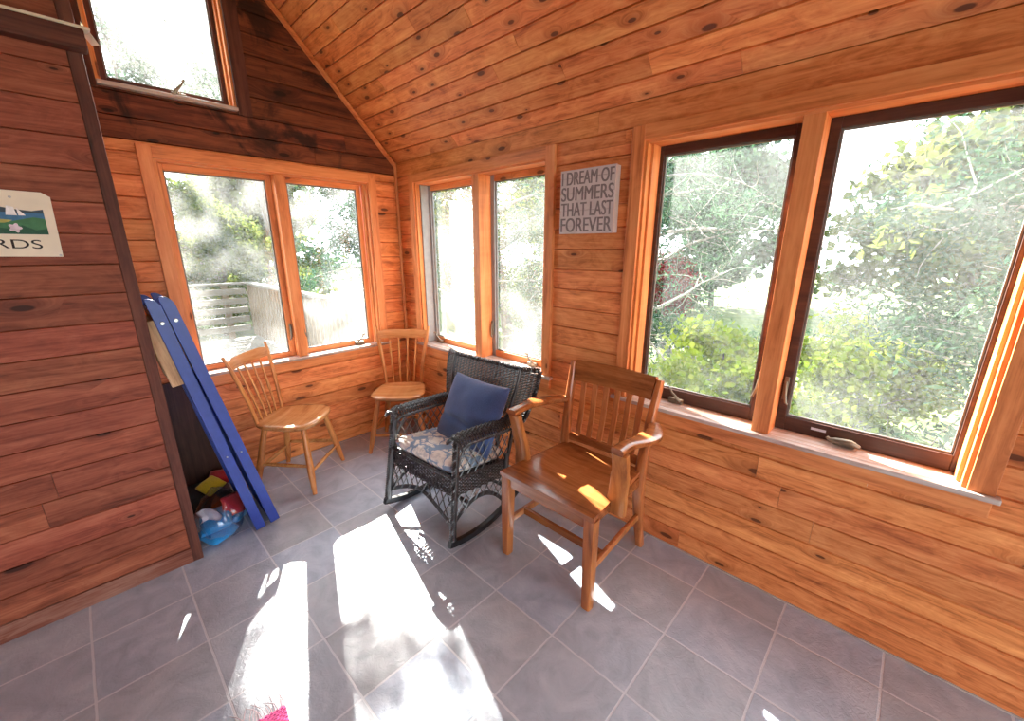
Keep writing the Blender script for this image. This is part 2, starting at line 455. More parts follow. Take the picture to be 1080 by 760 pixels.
# ------------------------------------------------------------------ frames of the planes: (u along, n into the room, v up)
def frame(o, u, n, v):
    m = Matrix.Identity(4)
    for i in range(3):
        m[i][0], m[i][1], m[i][2], m[i][3] = u[i], n[i], v[i], o[i]
    return m
F_BACK = frame((0, 0, 0), (-1, 0, 0), (0, -1, 0), (0, 0, 1))
F_RIGHT = frame((0, 0, 0), (0, 1, 0), (-1, 0, 0), (0, 0, 1))
PY = -0.743
F_PART = frame((0, PY, 0), (-1, 0, 0), (0, -1, 0), (0, 0, 1))
H, SL = 2.12, 1.03
k_ = math.hypot(1, SL)
F_CEIL = frame((0, 0, H), (0, 1, 0), (-SL / k_, 0, -1 / k_), (-1 / k_, 0, SL / k_))

def boards(name, mat, Fm, u0, u1, v0, v1, pitch, vstart=None, openings=(), umin=None, t=0.02, ch=0.0038, dep=0.011, joints=None, kind='structure', seed=1):
    """tongue-and-groove boarding; front face at n = 0; one mesh"""
    rr = random.Random(seed)
    mb = MB()
    vs = vstart if vstart is not None else v0
    while vs > v0 + 1e-6: vs -= pitch
    while vs < v1 - 1e-6:
        a, b = max(vs, v0), min(vs + pitch, v1)
        if b - a < 0.004:
            vs += pitch
            continue
        cuts = sorted({a, b} | {z for op in openings for z in op[2:4] if a + 0.002 < z < b - 0.002})
        for za, zb in zip(cuts, cuts[1:]):
            lo = u0 if umin is None else max(u0, umin(za))
            segs = [(lo, u1)]
            for op in openings:
                if op[2] < zb - 1e-6 and op[3] > za + 1e-6:
                    ns = []
                    for s in segs:
                        if op[1] <= s[0] or op[0] >= s[1]: ns.append(s)
                        else:
                            if op[0] > s[0]: ns.append((s[0], op[0]))
                            if op[1] < s[1]: ns.append((op[1], s[1]))
                    segs = ns
            for s0, s1 in segs:
                js = [s0, s1]
                if joints:
                    x = s0 + rr.uniform(0.3, joints)
                    while x < s1 - 0.3:
                        js.append(x)
                        x += rr.uniform(joints * .6, joints * 1.4)
                    js.sort()
                for x0, x1 in zip(js, js[1:]):
                    if x1 - x0 < 0.003: continue
                    g = 0.0006 if joints else 0
                    c0 = ch if abs(za - a) < 1e-9 else 0.0
                    c1 = ch if abs(zb - b) < 1e-9 else 0.0
                    prof = [(x0 + g, -t, za), (x0 + g, -dep if c0 else 0, za)]
                    if c0: prof.append((x0 + g, 0, za + c0))
                    if c1: prof += [(x0 + g, 0, zb - c1), (x0 + g, -dep, zb)]
                    else: prof.append((x0 + g, 0, zb))
                    prof.append((x0 + g, -t, zb))
                    mb.prism(prof, (x1 - x0 - 2 * g, 0, 0))
        vs += pitch
    o = mb.build(name, mat, M=Fm)
    tag(o, kind=kind)
    return o

# ------------------------------------------------------------------ the shell
YF = -6.0          # the room runs on behind the photographer
XL = -4.3
XR = -2.15         # ridge
o = MB().box((XL, YF, -0.05), (0.02, 0.02, 0.0)).build('floor', M['slate'])
tag(o, kind='structure')

CW = 0.062         # casing width
# openings: u0,u1,v0,v1
OP1 = (0.186 + CW, 1.533 - CW, 0.725, 1.955)
OP2 = (-1.58 + CW, -0.191 - CW, 0.725, 1.955)
OP3 = (-3.367 + CW, -2.021 - CW, 0.725, 1.955)
OP4 = (1.03, 1.625, 2.262, 2.885)
DARKZ = 2.032
boards('wall_back', M['pineX'], F_BACK, 0.0, 2.6, 0.0, DARKZ, 0.1105, vstart=1.974 - 0.1105 * 17, openings=[OP1], seed=3)
boards('wall_back_gable', M['gable'], F_BACK, 0.0, 4.3, DARKZ, 4.35, 0.111, vstart=2.36 - 0.333, openings=[OP4], umin=lambda z: max(0, (z - H) / SL - 0.03), joints=1.6, seed=4)
boards('wall_right', M['pineX'], F_RIGHT, YF, 0.0, 0.0, H + 0.01, 0.1062, vstart=2.017 - 0.1062 * 19, openings=[OP2, OP3], joints=1.9, seed=5)
boards('ceiling', M['ceil'], F_CEIL, YF, 0.0, 0.0, -XR * k_, 0.0868, joints=1.7, seed=6)
k2 = MB()
k2.prism([(XR, YF, H - SL * XR), (XL, YF, H - SL * XR + SL * (XL - XR)), (XL, YF, H - SL * XR + SL * (XL - XR) + .05), (XR, YF, H - SL * XR + .05)], (0, -YF, 0))
tag(k2.build('ceiling_left_slope', M['ceil']), kind='structure')
tag(MB().box((XL - .05, YF, 0), (XL, -5.6, 2.2)).box((XL - .05, -3.4, 0), (XL, 0.0, 2.2)).box((XL - .05, -5.6, 0), (XL, -3.4, 2.2)).build('wall_left', M['partition']), kind='structure')
boards('wall_partition', M['partition'], F_PART, 1.745, 4.28, 0.078, 3.0, 0.1135, vstart=1.6605 - 0.1135 * 14, t=0.05, joints=1.5, dep=0.007, ch=0.003, seed=9)
tag(MB().box((1.704, -0.05, 0.0), (1.745, 0.004, 3.0), 0.003).build('trim_1', M['darktrimZ'], M=F_PART), kind='structure')
tag(MB().box((1.74, -0.02, 0.0), (4.2, 0.003, 0.076), 0.003).build('baseboard_left', M['basetrim'], M=F_PART), kind='structure')
# ledge across the partition and its worn cream cap
lg = MB().box((1.69, 0.0, 2.165), (4.2, 0.055, 2.232), 0.006).build('trim_2', M['darktrimX'], M=F_PART)
tag(lg, kind='structure')
cap = MB().box((1.672, -0.02, 2.232), (1.95, 0.052, 2.243), 0.004)
cap.prism([(1.672, 0.03, 2.232), (1.652, 0.01, 2.205), (1.672, -0.01, 2.205)], (0.02, 0, 0.03))
cap.build('ledge_cap', M['cream'], parent=lg)
# corner bead, gable bead, wall backing outside
tag(MB().tube([(-0.008, -0.008, 0), (-0.008, -0.008, H)], 0.011, 10).build('trim_3', M['trimZ'], smooth=40), kind='structure')
gb = MB()
gb.prism([(0.005, -0.001, H - 0.02), (0.005, -0.02, H - 0.02), (-0.008, -0.02, H - 0.033), (-0.02, -0.001, H - 0.03)], (-2.15, 0, 2.15 * SL))
tag(gb.build('trim_4', M['trimX']), kind='structure')
# caulk line where wall meets floor
tag(MB().box((-0.008, YF, 0.0), (0.0, 0.0, 0.006), 0.002).build('trim_5', M['caulk']), kind='structure')
fw_ = MB()  # unseen wall; its wide opening is made up to let sky light in
for a, b, c, d in ((XL, -3.9, 0, 4.4), (-0.7, 0.0, 0, 4.4), (-3.9, -0.7, 2.3, 4.4)):
    fw_.box((a, YF - .1, c), (b, YF, d))
tag(fw_.build('wall_front', M['partition']), kind='structure')
# outer skin of the walls and roof, keeps daylight out except through the windows
def skin(name, Fm, u0, u1, v0, v1, ops, n0, n1):
    mb = MB()
    us = sorted({u0, u1} | {x for op in ops for x in op[:2]})
    vs = sorted({v0, v1} | {x for op in ops for x in op[2:]})
    for a, b in zip(us, us[1:]):
        for c, d in zip(vs, vs[1:]):
            if any(op[0] <= a + 1e-6 and b <= op[1] + 1e-6 and op[2] <= c + 1e-6 and d <= op[3] + 1e-6 for op in ops): continue
            mb.box((a, n0, c), (b, n1, d))
    return tag(mb.build(name, M['cream'], M=Fm), kind='structure')
skin('wall_back_exterior', F_BACK, -0.16, 4.3, -0.6, 4.35, [OP1, OP4], -0.15, -0.021)
skin('wall_right_exterior', F_RIGHT, YF, 0.15, -0.6, H + .12, [OP2, OP3], -0.15, -0.021)
tag(MB().box((YF, -0.12, -0.12), (0.35, -0.021, -XR * k_)).build('ceiling_roof', M['gasket'], M=F_CEIL), kind='structure')

# ------------------------------------------------------------------ windows
def crank(parent, u, v, n, fold=False, flip=1, mat=None):
    mb = MB()
    mb.box((u - 0.035, n - 0.002, v - 0.003), (u + 0.035, n + 0.022, v + 0.022), 0.006)
    if fold:
        mb.flat([(u - 0.045, n + 0.024, v + 0.012), (u - 0.02, n + 0.034, v + 0.024), (u + 0.03, n + 0.034, v + 0.02), (u + 0.05, n + 0.03, v + 0.016)], [0.016, 0.026, 0.026, 0.014], [0.016, 0.022, 0.02, 0.012])
        mb.tube([(u + 0.045, n + 0.03, v + 0.016), (u + 0.056, n + 0.03, v + 0.026)], 0.006, 8)
    else:
        mb.flat([(u - flip * 0.02, n + 0.022, v + 0.012), (u - flip * 0.012, n + 0.03, v + 0.03), (u + flip * 0.012, n + 0.036, v + 0.055), (u + flip * 0.024, n + 0.034, v + 0.075)], [0.02, 0.017, 0.012, 0.01], [0.02, 0.015, 0.01, 0.008])
        mb.tube([(u + flip * 0.022, n + 0.03, v + 0.077), (u + flip * 0.028, n + 0.05, v + 0.083)], [0.007, 0.006], 8)
    o = mb.build('crank_handle', mat or M['bronze'], parent, smooth=40)
    tag(o, 'small metal window crank')

def lock(parent, u, v, n, s):
    mb = MB().box((u - 0.008, n - 0.003, v - 0.05), (u + 0.008, n + 0.006, v + 0.05), 0.003)
    mb.tube([(u, n + 0.008, v + 0.03), (u + s * 0.004, n + 0.016, v - 0.02), (u + s * 0.012, n + 0.024, v - 0.055), (u + s * 0.02, n + 0.022, v - 0.062)], [0.004, 0.005, 0.005, 0.004], 8)
    tag(mb.build('sash_lock', M['bronze'], parent, smooth=40), 'bronze sash lever')

def window(name, Fm, op, panes, mulls, depth, glass, sashm, gv, casing=True, sides=(M['trimX'], M['trimZ']), sill=True, strip=None, sw=0.034):
    """panes: list of glass (u0,u1); mulls: list of mullion (u0,u1); gv: glass (v0,v1)"""
    root = empty(name, mat=Fm)
    tag(root, kind='structure')
    u0, u1, v0, v1 = op
    mX, mZ = sides
    if casing:
        p = 0.019
        for a, b in ((u0 - CW, u0), (u1, u1 + CW)):
            MB().box((a, 0.0, v0 + 0.02), (b, p, v1 + CW), 0.003).build('side_casing', mZ, root)
        mb = MB()
        mb.box((u0 - 0.0005, 0.0, v1), (u1 + 0.0005, p - 0.001, v1 + CW - 0.0005), 0.003)
        mb.build('head_casing', mX, root)
    # jamb liner
    mb = MB()
    mb.box((u0 - 0.004, -depth - 0.03, v0), (u0 + 0.012, 0.004, v1))
    mb.box((u1 - 0.012, -depth - 0.03, v0), (u1 + 0.004, 0.004, v1))
    mb.build('jamb', mZ, root)
    MB().box((u0 + 0.012, -depth - 0.03, v1 - 0.012), (u1 - 0.012, 0.004, v1 + 0.004)).build('head_jamb', mX, root)
    # stops
    mb = MB()
    mb.box((u0 + 0.012, -depth + 0.02, v0 + 0.022), (u0 + 0.024, -0.03, v1 - 0.012), 0.002)
    mb.box((u1 - 0.024, -depth + 0.02, v0 + 0.022), (u1 - 0.012, -0.03, v1 - 0.012), 0.002)
    mb.build('stop', strip or mZ, root)
    if sill:
        ov = CW + 0.014 if casing else 0.0
        MB().box((u0 - ov, -0.001, v0), (u1 + ov, 0.034, v0 + 0.02), 0.005).box((u0 + 0.012, -depth - 0.02, v0), (u1 - 0.012, 0.0, v0 + 0.02)).build('window_sill', M['sill_worn_sheen'], root)
        if casing:
            MB().box((u0 - CW, 0.0, v0 - 0.062), (u1 + CW, 0.016, v0), 0.003).build('apron', mX, root)
    for a, b in mulls:
        MB().box((a, -depth - 0.02, v0 + 0.02), (b, 0.006, v1 - 0.012), 0.003).build('mullion', mZ, root)
    sashes = []
    for a, b in panes:
        n0, n1 = -depth - 0.012, -depth + 0.022
        V0, V1 = gv
        mb = MB()
        lo, hi = min(V0 - 0.02, v0 + 0.022), V1 + sw
        lo = v0 + 0.021
        hi = v1 - 0.0125
        ua, ub = a - sw, b + sw
        mb.box((ua, n0, lo), (a, n1, hi), 0.003).box((b, n0, lo), (ub, n1, hi), 0.003)
        s = mb.build('sash', sashm[1], root)
        MB().box((a, n0, lo), (b, n1, V0), 0.003).box((a, n0, V1), (b, n1, hi), 0.003).build('sash_rail', sashm[0], s)
        g = 0.008
        mb = MB()
        for lo2, hi2 in (((a, V0), (a + g, V1)), ((b - g, V0), (b, V1)), ((a + g, V0), (b - g, V0 + g)), ((a + g, V1 - g), (b - g, V1))):
            mb.box((lo2[0], -depth + 0.001, lo2[1]), (hi2[0], -depth + 0.012, hi2[1]), 0.002)
        mb.build('gasket', M['gasket'], s)
        MB().box((a + 0.001, -depth - 0.004, V0 + 0.001), (b - 0.001, -depth - 0.001, V1 - 0.001)).build('glass', glass, s)
        sashes.append(s)
    return root

TX, TZ = M['trimX'], M['trimZ']
w = window('window_1', F_BACK, OP1, [(0.309, 0.792), (0.918, 1.428)], [(0.826, 0.884)], 0.085, M['glassback'], (TX, TZ), (0.776, 1.909))
crank(w, 0.405, 0.75, -0.06, flip=-1)
lock(w, 0.815, 0.93, -0.055, -1)
lock(w, 0.896, 0.93, -0.055, 1)
w = window('window_2', F_RIGHT, OP2, [(-1.478, -0.998), (-0.862, -0.30)], [(-0.963, -0.900)], 0.12, M['glasscorner'], (TX, M['alu']), (0.79, 1.905), strip=M['alu'])
crank(w, -0.37, 0.75, -0.09)
crank(w, -1.36, 0.75, -0.09)
lock(w, -0.885, 0.95, -0.09, 1)
lock(w, -0.978, 0.95, -0.09, -1)
w = window('window_3', F_RIGHT, OP3, [(-3.268, -2.772), (-2.636, -2.125)], [(-2.738, -2.672)], 0.12, M['glassside'], (M['sashdark'], M['sashdark']), (0.806, 1.905))
crank(w, -2.31, 0.75, -0.09, flip=1)
crank(w, -2.98, 0.75, -0.09, fold=True)
MB().box((-2.915, -0.098, 0.776), (-2.865, -0.0965, 0.786)).build('sticker', M['paper'], w)
lock(w, -2.655, 0.93, -0.09, 1)
lock(w, -2.755, 0.93, -0.09, -1)
DX, DZ = M['darktrimX'], M['darktrimZ']
w = window('window_4', F_BACK, OP4, [(1.075, 1.575)], [], 0.085, M['glassside'], (DX, DZ), (2.32, 2.845), casing=False, sides=(TX, TZ), sill=True)
MB().box((0.955, 0.0, 2.245), (1.03, 0.02, 2.95), 0.003).box((1.625, 0.0, 2.245), (1.70, 0.02, 2.95), 0.003).build('side_casing', DZ, w)
crank(w, 1.29, 2.29, -0.06, flip=-1)

# ------------------------------------------------------------------ writing
def text_mesh(name, txt, mat, width, height, parent, Mx, bold=0.0, depth=0.001, thick=0.0):
    cu = bpy.data.curves.new(name, 'FONT')
    cu.body = txt
    cu.extrude = 0.01
    tmp = bpy.data.objects.new(name + '_tmp', cu)
    COL.objects.link(tmp)
    dg = bpy.context.evaluated_depsgraph_get()
    me = bpy.data.meshes.new_from_object(tmp.evaluated_get(dg))
    bpy.data.objects.remove(tmp)
    xs = [v.co.x for v in me.vertices]
    ys = [v.co.y for v in me.vertices]
    x0, x1, y0, y1 = min(xs), max(xs), min(ys), max(ys)
    for v in me.vertices:
        v.co.x = (v.co.x - x0) / (x1 - x0) * width
        v.co.y = (v.co.y - y0) / (y1 - y0) * height
        v.co.z = (v.co.z + 0.01) / 0.02 * depth
    if thick:
        bm = bmesh.new()
        bm.from_mesh(me)
        src = bm.faces[:]
        for dx in (thick, -thick):
            g = bmesh.ops.duplicate(bm, geom=src)
            for v in g['geom']:
                if isinstance(v, bmesh.types.BMVert): v.co.x += dx; v.co.z -= 0.00008 * (1 if dx > 0 else 2)
        bm.to_mesh(me)
        bm.free()
    me.name = name
    me.materials.clear()
    me.materials.append(mat)
    o = bpy.data.objects.new(name, me)
    COL.objects.link(o)
    o.parent = parent
    o.matrix_local = Mx
    return o

# plank sign on the right wall: local frame: x right as seen, y up, z out of the face
SW, SH, SD = 0.318, 0.308, 0.045
sg = empty('plank_sign', mat=frame((-0.003, -1.648, 1.564), (0.012, -1, 0), (0, 0, 1), (-1, -0.012, 0)))
tag(sg, 'square whitewashed plank sign with grey capital letters between the two right windows', 'sign')
mb = MB()
hs = [0, 0.040, 0.114, 0.197, 0.268, SH]
for a, b in zip(hs, hs[1:]):
    mb.box((0, a + 0.001, SD - 0.012), (SW, b - 0.001, SD), 0.001)
mb.build('plank_face', M['signface'], sg)
MB().box((0.002, 0.002, 0), (SW - 0.002, SH - 0.002, SD - 0.0122), 0.002).build('box_frame', M['signface'], sg)
for i, (t_, y, h_, x, wd) in enumerate([('I DREAM OF', 0.236, 0.062, 0.009, 0.300), ('SUMMERS', 0.161, 0.066, 0.008, 0.302), ('THAT LAST', 0.086, 0.066, 0.008, 0.302), ('FOREVER', 0.010, 0.068, 0.009, 0.298)]):
    text_mesh('lettering', t_, M['signtext'], wd, h_, sg, Matrix.Translation((x, y, SD)), thick=0.0016)

# poster on the partition
pm = Matrix.Translation((-1.893, PY - 0.002, 1.463)) @ Matrix.Rotation(R(90), 4, 'X') @ Matrix.Rotation(R(-1.2), 4, 'Z')
ps = empty('bird_poster', mat=pm)
ps.name = 'cream_poster'
tag(ps, 'cream poster with a sailboat and coast picture on the red-brown partition', 'poster')
PW, PH = 0.46, 0.222
mb = MB()
mb.prism([(-PW, 0, 0), (0, 0, 0), (0.004, PH - 0.014, 0), (-0.016, PH, 0), (-PW, PH + 0.004, 0)], (0, 0, 0.003))
mb.build('sheet', M['poster'], ps)
def patch(name, mat, pts, z):
    MB().prism([(x, y, z) for x, y in pts], (0, 0, 0.0006)).build(name, mat, ps)
pw0, pw1, py0, py1 = -0.42, -0.022, 0.078, 0.165
patch('picture_water', M['p_water'], [(pw0, py0), (pw1, py0), (pw1, py1 - .008), (pw0, py1 - .008)], 0.003)
patch('picture_hill', M['p_hill'], [(pw0, 0.148), (pw1, 0.150), (pw1, 0.164), (-0.05, 0.157), (-0.09, 0.161), (-0.14, 0.170), (-0.2, 0.163), (-0.3, 0.168), (pw0, 0.16)], 0.0036)
patch('picture_field', M['p_field'], [(pw0, 0.118), (-0.2, 0.116), (-0.12, 0.110), (-0.10, 0.124), (-0.16, 0.128), (pw0, 0.126)], 0.0042)
patch('picture_meadow', M['p_green'], [(pw0, py0), (pw1, py0), (pw1, 0.132), (-0.05, 0.136), (-0.09, 0.124), (-0.12, 0.114), (-0.2, 0.112), (pw0, 0.11)], 0.0046)
patch('picture_bush', M['p_deep'], [(-0.15, py0 - .002), (pw1, py0), (pw1, 0.098), (-0.05, 0.092), (-0.08, 0.108), (-0.11, 0.094), (-0.15, 0.1)], 0.0052)
patch('picture_sail', M['p_white'], [(-0.112, 0.140), (-0.086, 0.140), (-0.090, 0.168), (-0.106, 0.172)], 0.0052)
patch('picture_jib', M['p_white'], [(-0.083, 0.140), (-0.066, 0.141), (-0.084, 0.166)], 0.0052)
for fx, fy, fr in ((-0.098, 0.098, 0.014), (-0.15, 0.088, 0.012)):
    patch('picture_flower', M['p_flower'], [(fx + fr * (1 + .22 * math.cos(5 * a)) * math.cos(a), fy + fr * (1 + .22 * math.cos(5 * a)) * math.sin(a)) for a in [2 * PI * k / 30 for k in range(30)]], 0.0058)
text_mesh('lettering', 'RDS', M['ink'], 0.112, 0.031, ps, Matrix.Translation((-0.157, 0.028, 0.003)))
for px_, py_ in ((-0.006, 0.006), (-0.092, PH - 0.022)):
    MB().lathe([(0.004, 0.003), (0.004, 0.0045), (0.002, 0.0055)], 12, Matrix.Translation((px_, py_, 0))).build('pin', M['steel'], ps, smooth=40)

# ------------------------------------------------------------------ oak armchair (front = local -Y, local +x = right as seen from the front)
def catmull(P, n=6):
    P = [Vector(p) for p in P]
    Q = [P[0] * 2 - P[1]] + P + [P[-1] * 2 - P[-2]]
    out = []
    for i in range(1, len(Q) - 2):
        for k in range(n):
            t = k / n
            a, b, c, d = Q[i - 1], Q[i], Q[i + 1], Q[i + 2]
            out.append(0.5 * (2 * b + (c - a) * t + (2 * a - 5 * b + 4 * c - d) * t * t + (3 * b - a - 3 * c + d) * t ** 3))
    out.append(P[-1])
    return out

def lerp(a, b, t): return a + (b - a) * t

def make_armchair():
    rt = empty('wooden_armchair', (-0.37, -2.058, 0), R(-90))
    tag(rt, 'golden oak slat-back armchair with a scooped seat, beside the black wicker rocker', 'chair')
    zs = 0.472
    # scooped seat
    def seat(u, v, top):
        y = lerp(-0.28, 0.20, v)
        hw = lerp(0.262, 0.225, v)
        x = lerp(-hw, hw, u)
        r = min(1, max(0, 1 - (abs(u - .5) * 2) ** 6)) * min(1, max(0, 1 - (abs(v - .5) * 2) ** 8))
        if top:
            d = 0.0
            sx = x / 0.2
            sy = (y - 0.03) / 0.19
            rr = sx * sx + sy * sy
            if rr < 1: d = 0.013 * (1 - rr) ** 0.7 - 0.006 * math.exp(-(x / 0.03) ** 2) * (1 if y < 0.02 else max(0, 1 - (y - 0.02) / 0.1)) * (1 - rr)
            return (x, y, zs - d - 0.006 * (1 - r))
        return (x, y, zs - 0.034 + 0.006 * (1 - r))
    mb = MB()
    nu, nv = 40, 36
    mb.grid(lambda u, v: seat(u, v, True), nu, nv)
    mb.grid(lambda u, v: seat(u, v, False), nu, nv, True)
    bm = mb.bm
    bm.verts.ensure_lookup_table()
    n = (nu + 1) * (nv + 1)
    idx = [i * (nv + 1) for i in range(nu + 1)] + [nu * (nv + 1) + j for j in range(1, nv + 1)] + [i * (nv + 1) + nv for i in range(nu - 1, -1, -1)] + [j for j in range(nv - 1, 0, -1)]
    for a, b in zip(idx, idx[1:] + idx[:1]):
        bm.faces.new((bm.verts[a], bm.verts[b], bm.verts[n + b], bm.verts[n + a]))
    mb.build('seat', M['oakX'], rt, smooth=50)
    mb = MB()
    mb.box((-0.215, -0.262, zs - 0.085), (0.215, -0.242, zs - 0.034), 0.003)
    mb.box((-0.232, -0.24, zs - 0.085), (-0.212, 0.17, zs - 0.034), 0.003).box((0.212, -0.24, zs - 0.085), (0.232, 0.17, zs - 0.034), 0.003)
    mb.box((-0.2, 0.16, zs - 0.085), (0.2, 0.18, zs - 0.034), 0.003)
    mb.build('seat_frame', M['oakX'], rt)
    for s in (-1, 1):
        # front leg: tapering, eased edges
        MB().flat([(s * 0.236, -0.248, zs - 0.034), (s * 0.238, -0.25, 0.3), (s * 0.241, -0.252, 0.0)], [0.054, 0.052, 0.043], [0.054, 0.052, 0.043], up=(0, 1, 0), seg=20, sq=5).build('leg', M['oak'], rt, smooth=40)
        # rear leg and back post in one sweep
        pts = catmull([(s * 0.222, 0.262, 0.0), (s * 0.222, 0.222, 0.16), (s * 0.222, 0.192, 0.34), (s * 0.224, 0.190, 0.47), (s * 0.232, 0.222, 0.70), (s * 0.242, 0.272, 0.905)], 6)
        MB().flat(pts, 0.036, [lerp(0.036, 0.05, min(1, i / 12)) if i < 18 else lerp(0.05, 0.03, (i - 18) / (len(pts) - 19)) for i in range(len(pts))], up=(1, 0, 0), seg=16, sq=6).build('leg', M['oak'], rt, smooth=40)
        # arm post
        MB().flat(catmull([(s * 0.268, -0.112, zs - 0.06), (s * 0.270, -0.110, 0.50), (s * 0.284, -0.128, 0.62), (s * 0.288, -0.150, 0.712)], 5), 0.036, [0.084] * 5 + [0.078] * 5 + [0.068] * 6, up=(1, 0, 0), seg=16, sq=6).build('arm_post', M['oak'], rt, smooth=40)
        # scooped arm
        pts = catmull([(s * 0.287, -0.178, 0.728), (s * 0.290, -0.10, 0.730), (s * 0.306, -0.01, 0.722), (s * 0.306, 0.08, 0.712), (s * 0.284, 0.16, 0.704), (s * 0.252, 0.222, 0.70)], 6)
        W = [0.056 + 0.036 * math.exp(-((i / (len(pts) - 1) - 0.55) / 0.22) ** 2) for i in range(len(pts))]
        MB().flat(pts, W, [0.030] * len(pts), up=(0, 0, 1), seg=18, sq=4).build('armrest', M['oakX'], rt, smooth=40)
        # side stretcher
        MB().flat([(s * 0.237, -0.235, 0.185), (s * 0.222, 0.205, 0.205)], 0.02, 0.034, up=(0, 0, 1), seg=12, sq=6).build('stretcher', M['oak'], rt, smooth=40)
    MB().flat([(-0.228, -0.135, 0.19), (0.228, -0.135, 0.19)], 0.02, 0.036, up=(0, 0, 1), seg=12, sq=6).build('stretcher', M['oakX'], rt, smooth=40)
    # crest rail, bowed
    def bow(x): return 0.022 * (1 - (x / 0.24) ** 2)
    pts = [(x, 0.258 + bow(x), 0.862) for x in [lerp(-0.222, 0.222, i / 14) for i in range(15)]]
    MB().sweep(pts, lambda i: [(-0.012, -0.053), (0.012, -0.055), (0.013, 0.0), (0.011, 0.056), (-0.011, 0.056), (-0.014, 0.0)], True, (0, 0.22, 1)).build('crest_rail', M['oakX'], rt, smooth=35)
    pts = [(x, 0.196 + bow(x), 0.502) for x in [lerp(-0.205, 0.205, i / 10) for i in range(11)]]
    MB().flat(pts, 0.024, 0.042, up=(0, 0, 1), seg=12, sq=6).build('lower_rail', M['oakX'], rt, smooth=40)
    for k in range(6):
        x = lerp(-0.162, 0.162, k / 5)
        pts = catmull([(x * 0.97, 0.197 + bow(x), 0.515), (x * 0.99, 0.222 + bow(x), 0.63), (x, 0.236 + bow(x), 0.74), (x * 1.02, 0.248 + bow(x), 0.82)], 4)
        MB().flat(pts, 0.030, 0.012, up=(0, -1, 0), seg=12, sq=5).build('back_slat', M['oak'], rt, smooth=40)
    return rt
make_armchair()

